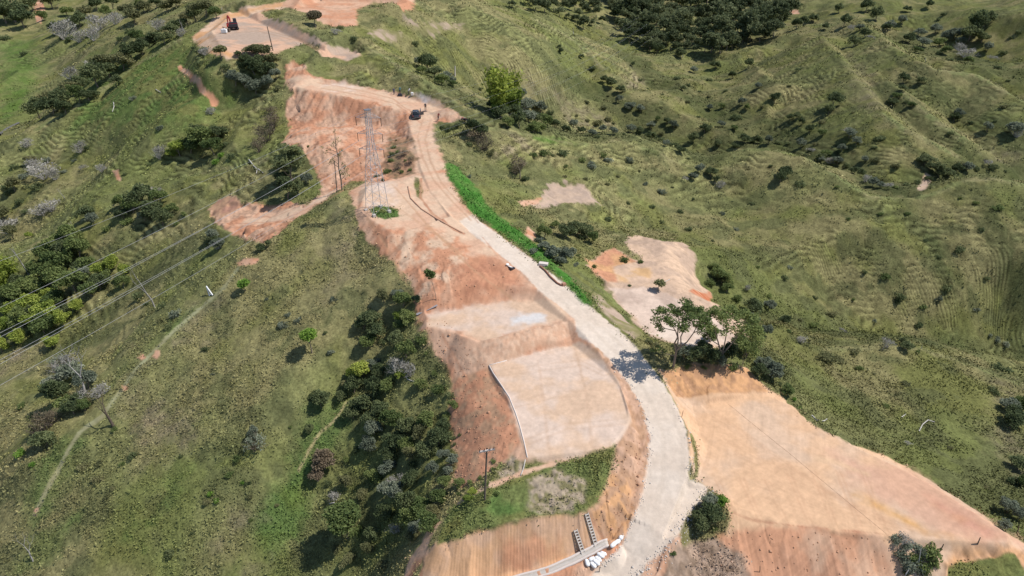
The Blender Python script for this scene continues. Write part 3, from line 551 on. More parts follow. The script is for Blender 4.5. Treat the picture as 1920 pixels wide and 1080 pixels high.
def leaves(cent, size, g, up=.55, elong=1.5):
    """one small quad per row of cent, turned at random but leaning upward"""
    n = len(cent); d = g.normal(size=(n, 3)); d[:, 2] += up * 2; d /= np.linalg.norm(d, axis=1)[:, None]
    t = np.cross(d, g.normal(size=(n, 3))); t /= np.linalg.norm(t, axis=1)[:, None] + 1e-9; b = np.cross(d, t)
    s = (size * g.uniform(.6, 1.3, n))[:, None]; t = t * s * elong * .5; b = b * s * .5
    co = np.stack([cent - t - b * .6, cent + t * .1 - b, cent + t + b * .3, cent - t * .2 + b], 1); return co.reshape(-1, 3)
def leafmesh(name, co, g, mat, extra=None, tone=None):
    n = len(co) // 4; q = np.arange(4 * n).reshape(-1, 4); v = np.clip(g.beta(2, 2, n) if tone is None else tone, 0, 1)
    me = bulk_mesh(name, co, q, (mat,)); c = np.repeat(v, 4); add_col(me, np.stack([c, c, c], -1)); return me
def tubes(segs, k=5):
    """segs: (p0, p1, r0, r1) -> vertices and quads"""
    V_, Q_ = [], []
    for p0, p1, r0, r1 in segs:
        p0 = np.array(p0, float); p1 = np.array(p1, float); d = p1 - p0; L = np.linalg.norm(d) + 1e-9; d /= L
        a = np.cross(d, (0, 0, 1) if abs(d[2]) < .9 else (1, 0, 0)); a /= np.linalg.norm(a); b = np.cross(d, a); o = len(V_)
        for p, r in ((p0 - d * r0 * .3, r0), (p1 + d * r1 * .3, r1)):
            for i in range(k): th = 2 * math.pi * i / k; V_.append(p + (a * math.cos(th) + b * math.sin(th)) * r)
        for i in range(k): j = (i + 1) % k; Q_.append((o + i, o + j, o + k + j, o + k + i))
    return np.array(V_), np.array(Q_)
def tubemesh(name, segs, mat, k=5):
    v, q = tubes(segs, k); return bulk_mesh(name, v, q, (mat,), True)
def grow(seed, h=1.0, r=.05, spread=.6, depth=4, forks=3, first=.35, lean=(0, 0), up=.35, kink=.18, shrink=.68):
    rd = random.Random(seed); segs, tips = [], []
    def go(p, d, L, rad, lev):
        q = p
        for s in range(2):
            d = (d + Vector((rd.uniform(-1, 1), rd.uniform(-1, 1), rd.uniform(-.5, 1) * .6)) * kink).normalized(); e = q + d * L * .5
            segs.append((q[:], e[:], rad, rad * .82)); q = e; rad *= .82
        if lev == 0: tips.append(q[:]); return
        n = forks if lev > 1 else max(2, forks - 1); a0 = rd.uniform(0, 6.28)
        for i in range(n):
            a = a0 + 6.28 * i / n + rd.uniform(-.5, .5); s = spread * rd.uniform(.6, 1.25)
            nd = (d + Vector((math.cos(a) * s, math.sin(a) * s, up * rd.uniform(.2, 1)))).normalized(); go(q, nd, L * shrink * rd.uniform(.8, 1.2), rad * .72, lev - 1)
        if lev < depth - 1 and rd.random() < .5: tips.append(q[:])
    go(Vector((0, 0, -.02)), Vector((lean[0], lean[1], 1)).normalized(), h * first, r, depth); return segs, tips
def bushy(seed, nclump=26, per=55, size=.15, cz=.95, rz=.75, cr=.36, skirt=.0):
    """crown of radius about 1: leaf clumps through an uneven volume"""
    g = np.random.default_rng(seed); u = g.normal(size=(nclump, 3)); u /= np.linalg.norm(u, axis=1)[:, None]
    u[:, 2] = np.where(u[:, 2] < -.35, -u[:, 2] * .5, u[:, 2]); rad = g.uniform(.35, .80, nclump)[:, None]; c = u * rad; c[:, 2] *= rz; c[:, 2] += cz
    c[:, 0] *= g.uniform(.8, 1.2); c[:, 2] += c[:, 0] * g.uniform(-.25, .25); c[:5, :2] *= 1.35; out = []; tone = []
    for k in range(nclump):
        r = cr * g.uniform(.6, 1.3); n = int(per * (r / cr) ** 1.5); d = g.normal(size=(n, 3)); d /= np.linalg.norm(d, axis=1)[:, None]
        p = c[k] + d * r * g.uniform(.5, 1.05, n)[:, None] * (1, 1, .75); out.append(p); tone.append(np.full(n, g.uniform(.15, .85)) + g.normal(0, .18, n))
    p = np.concatenate(out); tone = np.concatenate(tone); k = p[:, 2] > .03
    return leaves(p[k], size, g), tone[k], g
def lowshrub(seed, n=700, size=.12, h=.9):
    g = np.random.default_rng(seed); m = 9; c = np.c_[g.uniform(-.55, .55, (m, 2)), g.uniform(.2, .6, m) * h]; i = g.integers(0, m, n); d = g.normal(size=(n, 3)); d /= np.linalg.norm(d, axis=1)[:, None]
    p = c[i] + d * (.42, .42, .36) * g.uniform(.4, 1.1, n)[:, None]; k = p[:, 2] > 0; t = np.clip(g.uniform(.2, .8, m)[i] + g.normal(0, .15, n), 0, 1); return leaves(p[k], size, g), t[k], g
def twiggy(seed, n=60, mat=None, h=1.5, wild=.6):
    rd = random.Random(seed); segs = []
    for i in range(n):
        a = rd.uniform(0, 6.28); t = rd.uniform(.1, 1.1); d = Vector((math.cos(a) * t, math.sin(a) * t, rd.uniform(.5, 1.2))).normalized(); p = Vector((math.cos(a) * .08, math.sin(a) * .08, 0)); L = h * rd.uniform(.5, .9) / 3; r = .020
        for s in range(3):
            e = p + d * L; segs.append((p[:], e[:], r, r * .7)); 
            if s:
                for _ in range(2):
                    f = (d + Vector((rd.uniform(-1, 1), rd.uniform(-1, 1), rd.uniform(-.4, .8))) * .8).normalized(); segs.append((e[:], (e + f * L * .9)[:], r * .6, r * .3))
            p = e; r *= .7; d = (d + Vector((rd.uniform(-1, 1), rd.uniform(-1, 1), rd.uniform(-.5, .4))) * wild * .6).normalized()
    return segs
def trunkfor(seed, h=.9, r=.07): return grow(seed, h * 1.6, r, .7, 2, 3, .33)[0]
PROTO = {}
def proto(kind):
    """returns a list of (crown mesh, trunk mesh) variants, radius about 1"""
    if kind in PROTO: return PROTO[kind]
    base, c = (kind.split('_') + ['mid'])[:2]; out = []
    for v in range(4 if base == 'tree' else 3):
        s = hash((base, v)) % 1000 if False else sum(map(ord, base + c)) * 7 + v * 31
        if base == 'tree': co, t, g = bushy(s, 26, 115, .105, 1.0, .78); out.append((leafmesh("crown", co, g, LM[c], tone=t), tubemesh("trunk", trunkfor(s), BARK, 5)))
        elif base == 'tall': co, t, g = bushy(s, 30, 100, .105, 1.5, 1.35, .34); out.append((leafmesh("crown", co, g, LM[c], tone=t), tubemesh("trunk", trunkfor(s, 1.4), BARK, 5)))
        elif base == 'shrub': co, t, g = lowshrub(s); out.append((leafmesh("shrub", co, g, LM[c], tone=t), None))
        elif base == 'twig':
            co, t, g = bushy(s, 16, 26, .10, .85, .7); out.append((leafmesh("foliage", co, g, LM[c], tone=t), tubemesh("branches", twiggy(s, 46), PALEB if c == 'grey' else BARK, 3)))
        elif base == 'bamboo':
            g = np.random.default_rng(s); P_ = []; segs = []
            for i in range(34):
                a, r0 = g.uniform(0, 6.28), g.uniform(0, .35); lean = g.uniform(.1, .8); p = np.array([math.cos(a) * r0, math.sin(a) * r0, 0.]); H_ = g.uniform(2.2, 3.9)
                for k in range(7):
                    f = k / 6; q = p + np.array([math.cos(a) * lean * f * f, math.sin(a) * lean * f * f, H_ * (f - .16 * f * f)])
                    if k: segs.append((prev, q, .018, .014)); P_.append(q + g.normal(0, .11 + .06 * f, (10, 3)))
                    prev = q
            p = np.concatenate(P_); out.append((leafmesh("crown", leaves(p, .13, g, .2, 2.6), g, LM['bam']), tubemesh("trunk", segs, LM['yellow'], 3)))
    PROTO[kind] = out; return out
def place(kind, px, py, w, label, group, part=True, hfac=None, cat=None, sink=.1, rnd=random.Random(5)):
    """stand a plant so that its crown centre falls at the pixel, w pixels wide"""
    base = kind.split('_')[0]; cen = {'tree': 1.0, 'tall': 1.5, 'shrub': .38, 'twig': .8, 'bamboo': 1.8}[base]
    h = hit(px, py); 
    for _ in range(3):
        d = (h - Vector((0, 0, CAMH))).length; rad = w * d / F / 2; el = math.asin(min(.99, (CAMH - h.z) / d)); h = hit(px, py + cen * rad * math.cos(el) * F / d * .92)
    if base == 'shrub': rad *= rnd.choice((.65, .85, 1, 1.15, 1.5))
    v = proto(kind); cm, tm = v[rnd.randrange(len(v))]; nm = {'tree': 'tree' if w >= 27 else 'bush', 'tall': 'tree', 'shrub': 'shrub', 'twig': 'thicket_bush', 'bamboo': 'bamboo_clump'}[base]
    cat = cat or {'thicket_bush': 'twiggy bush'}.get(nm, nm.replace('_', ' ')); sc_ = Vector((rad * rnd.uniform(.82, 1.22), rad * rnd.uniform(.82, 1.22), rad * rnd.uniform(.8, 1.25)))
    if tm is None or w < 15 or not part:
        o = link(nm, cm, None, h - Vector((0, 0, sink * rad))); o.scale = sc_; o.rotation_euler = (0, 0, rnd.uniform(0, 6.28))
    else:
        o = empty(nm, h - Vector((0, 0, sink * rad)), rnd.uniform(0, 6.28)); o.scale = sc_
        link(cm.name.split('.')[0], cm, o); link(tm.name.split('.')[0], tm, o)
    return tag(o, label, cat, group)
def L3(s): return [tuple(map(float, t.split(','))) for t in s.split()]
KW = {'dark': 'dark green', 'mid': 'mid green', 'yellow': 'yellow-green', 'olive': 'olive green', 'grey': 'grey leafless', 'brown': 'brownish', 'greygreen': 'grey-green', 'lush': 'bright green'}
NW = {'tree': 'round-crowned tree', 'tall': 'tall tree', 'shrub': 'low shrub', 'twig': 'twiggy bush', 'bamboo': 'feathery bamboo clump'}
def short(t):
    w_ = t.split(' '); return t if len(w_) <= 16 else t.replace('grass ', '').replace('wooded ', '').replace('reddish ', '')
def zone(where, group, **kinds):
    for kind, s in kinds.items():
        it = sorted(L3(s)); base, c = kind.split('_')
        ws = sorted(t[2] for t in it)
        for i, (x, y, w_) in enumerate(it):
            if len(it) == 1: q = ''
            elif len(it) == 2: q = ('leftmost ', 'rightmost ')[i]
            elif len(it) == 3: q = ('leftmost ', 'middle ', 'rightmost ')[i]
            elif w_ == ws[-1] and ws[-2] < w_: q = 'largest '
            elif i == 0: q = 'leftmost '
            elif i == len(it) - 1: q = 'rightmost '
            else: q = ''
            jt = '' if q else ('small ' if w_ < 24 else '')
            place(kind, x, y, w_, short(q + jt + KW[c] + ' ' + (NW[base] if w_ >= 27 or base != 'tree' else 'rounded bush') + ' ' + where), group)
zone('in the tree belt behind the upper left spur', 'trees behind the upper left spur',
     tree_dark="75,208,30 100,198,34 118,182,38 124,200,30 152,158,34 168,176,28 184,146,38 206,130,36 220,150,24 250,100,34 268,88,32 292,68,28 322,54,28 338,44,26 368,26,32 310,72,22",
     tree_olive="92,188,30 140,166,32 200,118,30 232,118,30 280,78,28 352,34,26 386,18,32", twig_grey="135,140,26 175,120,24 300,48,24 340,62,18", tree_mid="150,178,28 262,70,26 405,24,24")
zone('on the slope in the far top left corner', 'trees in the top left corner',
     tree_dark="30,22,44 46,36,34 12,28,34 26,6,40 62,10,24 100,6,26 108,55,22 182,10,24 212,6,24 294,6,22 152,40,24", twig_grey="122,60,36 138,46,28 150,70,26 178,68,24 188,46,28 218,36,26",
     tree_olive="162,24,24 238,20,24 254,36,26 272,14,22 314,14,22 332,6,22", shrub_dark="10,70,20 118,70,20 132,72,22 245,60,16 225,72,18 45,100,16", tree_mid="80,30,20 200,22,20 128,22,20 262,8,18")
zone('on the open grass face of the left-hand spur', 'bushes on the left-hand grass spur',
     twig_grey="84,322,36 66,314,28 98,384,32 78,394,26 152,278,22 52,268,20 192,316,18 158,316,14 105,330,20 18,426,30", shrub_dark="30,312,20 70,350,20 18,360,26 38,378,20 50,395,16 165,276,14 235,325,14 10,350,18", tree_olive="28,348,24 8,405,28 25,438,26 60,300,18",
     shrub_greygreen="120,320,20 140,300,16 45,330,18 90,300,14 300,240,16 250,185,14")
zone('in the thicket below the lower left spur crest', 'thicket on the slope left of the bare spot',
     tree_dark="268,372,38 288,392,42 306,410,30 232,398,26 164,400,26", tree_mid="250,384,34 300,372,32 322,392,24 228,378,24", twig_grey="292,362,24 264,354,22", tree_greygreen="176,412,24 272,404,24", shrub_mid="200,430,18 330,418,18 345,400,18 240,415,18")
zone('in the leafy clump left of the red cut slope', 'leafy clump left of the red cut slope',
     tree_mid="386,256,42 358,270,38 402,276,32", tree_dark="412,246,32 372,246,26", tree_yellow="338,280,28 322,286,20", twig_grey="396,208,18 300,288,26", shrub_lush="415,290,18 405,302,20", shrub_dark="436,294,16 425,268,18")
zone('beside the upper platform edge', 'trees at the upper platform edge',
     tree_dark="478,124,34 502,132,34 488,112,28 462,114,22 448,100,14", tree_olive="490,96,32 470,92,24 512,112,26", tree_greygreen="460,150,30 480,162,32 442,148,26 505,155,24 518,140,20", shrub_dark="375,118,22 364,88,18 380,96,20 412,135,14 425,125,16", twig_grey="386,96,20", shrub_olive="440,170,16 520,165,18")
zone('beside the small notch left of the trench road', 'trees by the trench road',
     tall_dark="550,312,52 540,345,44", tree_dark="560,300,26 530,330,28 560,352,30", tree_greygreen="575,335,24 528,305,22")
zone('on the grass slope beside the red cut', 'bushes left of the red cut', twig_brown="500,250,44 514,226,38 486,274,32 508,206,26")
zone('on the red cut face behind the pylon', 'plants on the red cut face', shrub_mid="737,276,12 733,300,14 725,322,12 746,284,10 760,300,12 768,318,12 752,322,10 578,273,10 743,262,9", shrub_dark="718,336,14 735,288,13 706,330,12", twig_brown="758,285,18 748,310,20 770,300,16")
zone('in the bright thicket at the left edge', 'yellow-green thicket at the left edge',
     tree_mid="112,455,44 134,446,38 150,470,40 92,478,38 118,492,44 166,492,34 74,506,36 142,528,42 104,522,38 172,540,36 60,540,36 30,560,40 106,560,38 44,600,36 200,520,28 84,610,34 232,530,24",
     tree_yellow="190,502,30 212,494,26 236,510,22 90,582,42 64,574,34 70,600,30 14,604,32 36,632,30 4,650,26 120,600,30 56,440,14 100,640,26 146,575,24 92,550,26 20,585,26",
     tree_dark="130,470,36 36,530,30 154,500,30 12,575,28 190,530,30 60,590,24 120,580,26", bamboo_yellow="22,512,32", bamboo_mid="8,540,30", tree_greygreen="112,478,26 160,515,24")
zone('near the small bare spots on the left ridge', 'bushes near the bare spots', tree_greygreen="400,440,26 412,456,24", tree_dark="490,462,18 504,456,14 404,448,18", shrub_dark="392,452,16", twig_grey="408,462,16")
zone('around the dead tree below the cables', 'bushes round the dead tree', shrub_dark="262,556,26 275,568,22 305,574,16 320,600,18 318,612,14", shrub_olive="286,584,22 300,600,20 270,590,18", shrub_greygreen="330,590,18")
zone('beside the foot path at lower left', 'trees beside the foot path',
     twig_grey="128,690,44 190,732,30 155,745,30", twig_brown="84,798,42 98,786,30 66,808,26", tree_dark="112,736,38 148,752,34 88,822,36 140,765,30", tree_greygreen="140,700,38 166,715,34 105,715,30", tree_mid="160,760,26 125,755,28", shrub_mid="215,805,18 60,780,18 40,760,20", twig_greygreen="110,680,30")
zone('scattered on the lower left grass slope', 'bushes on the lower left slope',
     twig_greygreen="480,832,36", tree_dark="582,802,22 603,752,34", tree_greygreen="476,812,24", shrub_dark="590,742,20 385,655,12 610,622,14 465,905,16 320,1040,14 340,855,14 250,855,12 360,1000,10", tree_brown="610,866,42 596,892,30",
     shrub_olive="150,900,16 170,920,18 200,930,16 185,900,16 210,915,16 160,875,14 140,855,12 185,870,14 520,945,16 470,930,18 390,940,14", shrub_lush="395,925,18 405,940,14 455,905,14 60,870,14 40,850,18", shrub_mid="230,870,12 445,860,14 430,890,12 470,975,14 545,800,14",
     shrub_greygreen="540,590,18 560,600,16 530,610,14 400,700,14 620,660,16 580,620,12 500,560,12 625,560,14")
zone('in the wooded gully beside the reddish fill slope', 'trees in the wooded gully',
     tree_dark="692,592,43 704,616,41 682,604,33 742,634,35 664,722,38 706,728,39 684,752,43 714,764,39 664,772,33 764,802,41 742,822,39 822,822,38 800,846,38 768,900,33 762,944,39 722,962,38 700,1000,25 640,740,25 695,780,38 730,850,30 830,800,30 712,690,30 780,560,21",
     tree_mid="756,562,33 764,592,33 750,606,25 762,656,35 734,782,38 760,838,33 702,892,30 802,982,39 832,902,23 792,952,39 822,932,35 772,970,38 862,905,23 690,640,30 800,790,35 850,760,17 728,720,32 790,720,23",
     tree_yellow="748,590,23 682,692,41 660,700,23 886,922,19 878,935,17 750,700,25", tree_greygreen="702,802,38 690,832,38 728,872,32 742,922,39 722,912,32 832,852,23 850,862,23 746,548,23 782,990,30 700,680,25 840,880,21 812,880,25",
     twig_grey="748,688,43 768,694,35 744,992,25 628,928,25 760,900,25 735,902,23", tree_olive="720,556,25 788,812,35 768,852,32 652,720,23 680,930,25 648,905,23 810,960,25 690,1030,25 718,1060,23 654,1050,25 630,1030,21 770,1010,23",
     shrub_dark="720,640,23 775,870,23 668,845,19 615,905,19 850,820,17 845,740,13 852,832,15 862,815,13", shrub_mid="700,900,21 670,1000,21 650,860,17 790,640,19 800,660,19 815,700,21 825,730,21 840,780,15")
zone('along the vegetated edge below the reddish slope', 'bushes below the light pad', shrub_mid="872,915,14 882,905,16 900,895,14 925,880,14 860,925,16 912,908,12 930,925,14 915,940,12 1010,985,6 925,865,12", shrub_yellow="884,922,10 870,935,12")
zone('beside the car turning area', 'dark bushes right of the car', twig_brown="898,250,42 908,268,34", tree_dark="888,238,30 905,248,26", shrub_dark="860,232,16 830,238,16 845,240,16 880,270,16", shrub_olive="860,250,18 920,285,18 850,265,14")
zone('in the valley right of the parked car', 'trees in the valley right of the car',
     bamboo_yellow="932,176,46 950,168,44", bamboo_lush="964,186,34", tree_dark="940,208,34 964,204,30 974,226,30 922,196,22 925,132,20 1000,222,24", tree_greygreen="986,194,30 992,216,34 1012,202,26 978,176,22", tree_mid="1022,226,26 1000,238,22 952,228,24 1010,238,22", shrub_dark="900,165,12 1030,210,16")
zone('in the hollow below the upper grass ridge', 'trees in the hollow behind the ridge', tree_dark="800,120,30 816,134,26 806,108,22", tree_greygreen="792,116,24 848,150,20 836,142,22", tree_mid="828,150,22 850,156,18 790,130,18", shrub_dark="780,82,14 665,72,16 638,52,12", twig_grey="630,58,18")
zone('on the slope above the green roadside strip', 'bushes above the green roadside strip',
     twig_brown="972,308,32 968,318,24", shrub_dark="1052,286,18 985,335,12 1140,410,18 1035,290,16", tree_dark="1082,424,40 1100,432,34 1062,432,34", tree_mid="1020,436,26 1112,446,26 1040,420,18", tree_greygreen="1036,470,36 1062,478,32 1020,460,24 1050,488,22", shrub_greygreen="1000,470,20 880,330,18 1080,495,18 1010,450,20", shrub_mid="1115,500,14 1085,478,18 1000,290,18 1020,288,16 1090,300,16 1130,290,18 1060,310,18")
zone('beside the lower bare pads right of the road', 'bushes round the lower pads', shrub_dark="1180,534,14 1140,412,10 1130,470,12", tree_mid="1346,516,26 1362,526,24 1340,500,20 1362,540,20", shrub_mid="1200,490,16 1170,487,14 1330,530,16 1380,560,16", tree_dark="1352,522,20 1412,576,30 1470,598,22", twig_grey="1500,636,22", tree_greygreen="1442,574,26 1408,600,26 1435,620,22")
zone('at the edge of the large right-hand pad', 'bushes at the edge of the right-hand pad', tree_greygreen="1446,694,40 1432,682,30", tree_dark="1420,696,28", tree_mid="1475,731,22 1400,655,24", shrub_dark="1462,720,14 1400,640,18", shrub_lush="1488,748,12 1500,765,10")
zone('beside the gravel junction', 'bushes at the gravel junction', tree_dark="1332,958,44 1316,982,34 1308,972,26", tree_greygreen="1330,940,30", tree_lush="1352,940,22", shrub_mid="1262,1038,14 1340,990,20")
zone('in the overgrown notch at the lower right', 'scrub in the lower right notch', shrub_greygreen="1700,1020,28 1722,1030,30 1690,1040,24 1705,1060,30 1680,1010,20", shrub_mid="1745,1040,26 1730,1062,26 1752,1058,18 1715,1045,22", shrub_dark="1735,1075,24 1700,1072,20", twig_grey="1694,1012,22")
zone('on the slope at the lower right edge', 'bushes at the lower right edge', tree_dark="1900,778,40 1908,870,28 1892,792,28", tree_greygreen="1890,760,28 1888,952,26 1908,966,24 1880,985,22", shrub_dark="1862,733,20 1905,905,18 1875,692,18", tree_mid="1912,760,26 1915,905,20", shrub_olive="1850,915,16 1780,840,12", twig_grey="1700,830,12")
zone('on the facing grass hillside below the long crest', 'shrubs on the facing hillside',
     shrub_dark="1686,556,26 1682,564,20 1722,610,18 1775,540,16 1800,470,14 1527,558,14 1470,520,14 1735,450,16 1850,520,16 1760,480,14 1840,430,12 1620,510,12", tree_dark="1697,648,22 1690,640,14", twig_grey="1662,644,22 1400,540,16 1580,620,14", shrub_olive="1548,670,26 1572,674,22 1600,660,18 1640,700,14 1700,720,12 1500,600,16 1560,590,14",
     shrub_greygreen="1870,636,22 1885,645,18 1855,628,16 1830,580,14 1640,600,14 1760,560,14 1480,500,12", shrub_mid="1440,555,16 1525,610,14 1600,560,12 1660,520,12 1730,575,14 1480,620,16 1350,480,12 1420,500,12 1610,690,16 1720,660,12 1660,760,12")
zone('on the grass saddle between the road and the long crest', 'shrubs on the grass saddle',
     shrub_dark="1222,386,18 1178,380,14 1276,396,14 1240,416,9 1336,450,13 1410,380,13 1500,346,14 1445,310,12 1300,372,12 1290,430,10", tree_dark="1332,322,20 1342,336,16 1470,322,24 1462,334,20", twig_grey="1350,346,18 1285,336,14", tree_greygreen="1312,318,20 1300,330,18",
     shrub_greygreen="1180,300,16 1140,300,16 1110,310,18 1210,345,14 1240,360,12 1355,400,12 1380,430,12", shrub_olive="1160,330,16 1200,320,14 1100,335,14 1060,330,16 1260,350,12 1140,345,12", shrub_mid="1570,350,12 1590,410,12 1650,400,12 1800,370,14 1830,380,12 1700,400,12 1870,390,14")
zone('on the grassy spurs beyond the long crest', 'trees on the far right spurs',
     tree_dark="1562,188,28 1554,204,22 1494,216,16 1502,228,14 1482,218,14 1516,242,16 1452,184,18 1732,298,24 1758,318,22 1742,310,16 1692,148,18 1690,164,14 1726,152,12 1672,190,18 1788,220,18 1408,262,14 1378,272,14 1424,264,12",
     tree_greygreen="1592,250,20 1604,264,18 1578,276,18 1900,242,24 1796,214,16 1850,240,16 1620,300,14 1540,300,14", twig_grey="1906,250,20 1590,244,16 1520,282,14 1560,300,14", shrub_dark="1498,130,10 1572,100,8 1650,260,14 1640,275,12 1720,340,12 1780,250,12 1820,230,10 1866,226,8 1700,190,10", shrub_olive="1460,250,14 1540,230,14 1430,200,12 1480,160,10 1530,270,14 1600,210,12 1640,300,14 1680,310,14 1800,310,14 1850,300,12 1880,200,10", tree_mid="1540,250,14 1680,180,14 1708,196,12")
zone('on the far slope in the top right corner', 'trees in the top right corner',
     tree_dark="1600,78,20 1622,62,18 1582,40,22 1572,16,18 1622,14,20 1642,30,22 1700,16,14 1702,72,22 1830,50,34 1816,64,28 1846,38,26 1492,46,18 1506,40,16 1524,34,18 1546,50,14 1840,70,22 1660,52,16 1740,10,14",
     tree_greygreen="1792,62,24 1772,70,22 1752,56,20 1722,60,18 1668,48,18 1690,40,16 1612,50,14 1730,80,18 1800,80,18 1850,90,16", twig_grey="1810,100,22 1798,90,16 1630,70,14 1592,56,14 1860,110,14", shrub_dark="1880,100,10 1895,70,10 1870,126,12 1890,150,10 1770,26,12 1760,36,10 1910,60,10 1760,100,10 1780,112,10", tree_mid="1760,80,16 1815,112,16 1772,95,14 1720,95,14")
zone('in the gully behind the long crest', 'scrub in the gully behind the long crest',
     tree_dark="1395,258,20 1420,262,18 1538,292,18 1600,318,18 1612,326,16 1778,322,20 1792,316,16 1760,326,16", tree_greygreen="1440,264,16 1500,270,18 1570,300,18 1636,342,18 1812,312,18 1650,346,14", shrub_dark="1460,266,14 1480,268,12 1520,280,14 1588,310,14 1625,334,14 1700,346,14 1720,344,12 1740,334,14 1830,316,14 1860,314,14 1885,320,12", twig_grey="1555,300,16 1622,336,16 1664,350,14 1850,308,14", shrub_mid="1410,266,12 1550,288,14 1680,350,12")
zone('in the hollow behind the short crest', 'scrub in the hollow behind the short crest',
     tree_dark="1040,232,20 1062,240,18 1090,244,16 1200,244,18 1220,256,18", tree_greygreen="1110,246,18 1130,240,16 1150,244,18 1182,240,18 1075,232,16", shrub_dark="1240,262,14 1260,272,14 1120,256,12 1170,250,12 1290,296,14", shrub_olive="1100,225,16 1140,225,14 1080,215,14")
zone('in the rough valley below the forest', 'shrubs below the forest',
     tree_dark="1232,92,20 1276,98,24 1146,154,22 1162,166,18 1132,150,14 1186,120,10 1052,96,10 1048,88,8 1320,240,20 1346,268,16 1300,258,20 1276,280,18 1250,226,16 1280,165,12 1340,120,20 1372,140,16 1402,120,18 1110,128,12 1090,105,10",
     tree_greygreen="1180,196,20 1200,204,16 1262,232,20 1220,236,16 1330,200,14 1352,232,14 1420,160,14 1390,190,14 1300,130,14 1248,268,14 1160,186,16", shrub_dark="1270,146,12 1290,160,12 1312,170,10 1242,176,10 1360,170,12 1380,220,12 1310,218,12 1200,150,10 1215,165,10 1330,150,12 1150,230,12 1195,250,12",
     shrub_olive="1130,200,14 1170,170,12 1225,150,12 1240,200,14 1290,190,14 1330,180,12 1400,240,14 1140,178,12 1100,190,12 1060,215,14 1120,230,14 1240,250,14", tree_mid="1400,200,12 1376,238,14 1352,200,10 1232,222,12")
# the far forest reads as one mass: crowns of many trees in one sheet of foliage
def forest(poly, nx, w0, w1, label, kinds, seed, name):
    rd = random.Random(seed); p = np.array(poly); x0, y0 = p.min(0); x1, y1 = p.max(0); y = y0; row = 0; COs, Ts, TR = [], [], []
    while y <= y1:
        x = x0 + (row % 2) * nx * .5
        while x <= x1:
            qx, qy = x + rd.uniform(-.35, .35) * nx, y + rd.uniform(-.35, .35) * nx * .6; ins = False
            for k in range(len(poly)):
                (ax, ay), (bx, by) = poly[k], poly[(k + 1) % len(poly)]
                if (ay > qy) != (by > qy) and qx < (bx - ax) * (qy - ay) / (by - ay) + ax: ins = not ins
            if ins:
                h = hit(qx, qy + 8); d = (h - Vector((0, 0, CAMH))).length; rad = rd.uniform(w0, w1) * rd.choice((.75, 1, 1.25)) * d / F / 2; sd_ = rd.randrange(9999); tall = rd.random() < .4
                co, t, g = bushy(sd_, 20, 60, .14, 1.5 if tall else 1.0, 1.2 if tall else .8); a = rd.uniform(0, 6.28); COs.append(co * rad + np.array(h)); Ts.append(np.clip(t * rd.uniform(.4, 1.0) + rd.choice((-.15, 0, .1, .45)), 0, 1))
                for q0, q1, r0, r1 in trunkfor(sd_)[:2]: TR.append(((np.array(q0) * rad * (1.5 if tall else 1) + np.array(h)), (np.array(q1) * rad * (1.5 if tall else 1) + np.array(h)), r0 * rad, r1 * rad))
            x += nx
        y += nx * .62; row += 1
    co = np.concatenate(COs); t = np.concatenate(Ts); g = np.random.default_rng(seed); me = leafmesh(name, co, g, LM['forest'], tone=t); v, q = tubes(TR, 4); o = link(name, me); tag(o, label, "forest", None, "stuff")
    link("trunks", bulk_mesh("trunks", v, q, (BARK,), True), o)["kind"] = "stuff"
LM['forest'] = leaf_mat("forest_leaves", (.046, .068, .030), (.165, .195, .095))
forest(pp("1130,-6 1150,20 1165,60 1185,85 1230,96 1300,100 1350,92 1400,78 1450,66 1480,30 1480,-6"), 15.5, 20, 32, 'dense dark forest filling the valley at the top', None, 3, "forest")
forest(pp("955,-6 960,8 1010,22 1060,30 1090,50 1130,40 1120,-6"), 17, 14, 24, 'thin open wood left of the dense dark forest', None, 4, "woodland")
# ============================================================= ground cover that nobody could count
def scatter_cover(n, name, label, kpts, size, rad, hgt, seed, thr, tonelo, tonehi, rmax=330, rmin=40, scr=6.0, grow_r=0.0, azl=53):
    g = np.random.default_rng(seed); a = g.uniform(R(-azl), R(azl), n); v = g.uniform(math.log(rmin), math.log(rmax), n); r = np.exp(v)
    i = np.clip(((a - AZ0) / (AZ1 - AZ0) * (NA - 1)).astype(int), 0, NA - 2); j = np.clip(((v - lr[0]) / (lr[-1] - lr[0]) * (NR - 1)).astype(int), 0, NR - 2); q = j * NA + i
    x, y = r * np.sin(a), r * np.cos(a); dn = fbm(x / scr, y / scr, seed + 300, 3)
    k = (VEG[q] > .25) & (g.random(n) < sstep(thr - .12, thr + .12, dn) * VEG[q] * (1 - .55 * sstep(95, 150, r))); x, y, r, q = x[k], y[k], r[k], q[k]; z = ground(x, y); m = len(x)
    s = g.uniform(.6, 1.5, m) * (1 + grow_r * (r / 100))
    c = np.stack([x, y, z], 1)[:, None, :] + g.normal(0, 1, (m, kpts, 3)) * (np.array([rad, rad, 0]) * s[:, None])[:, None, :]
    c[:, :, 2] += np.abs(g.normal(0, .6, (m, kpts))) * hgt * s[:, None] + .02; ls = np.repeat(size * s, kpts)
    co = leaves(c.reshape(-1, 3), ls, g, .2, 1.7); base = C[q] * g.uniform(tonelo, tonehi, m)[:, None]; cc = np.repeat(base, kpts, 0) * g.uniform(.75, 1.3, m * kpts)[:, None]
    nq = len(co) // 4; me = bulk_mesh(name, co, np.arange(4 * nq).reshape(-1, 4), (COVM,)); add_col(me, np.repeat(cc, 4, 0)); o = link(name, me); o["kind"] = "stuff"; o["label"] = label; o["category"] = "vegetation"
    return m
COVM, t_, b_ = newmat("grass_blades", .8, .1); a_ = t_.nodes.new("ShaderNodeAttribute"); a_.attribute_name = "Col"; t_.links.new(a_.outputs[0], b_.inputs[0])
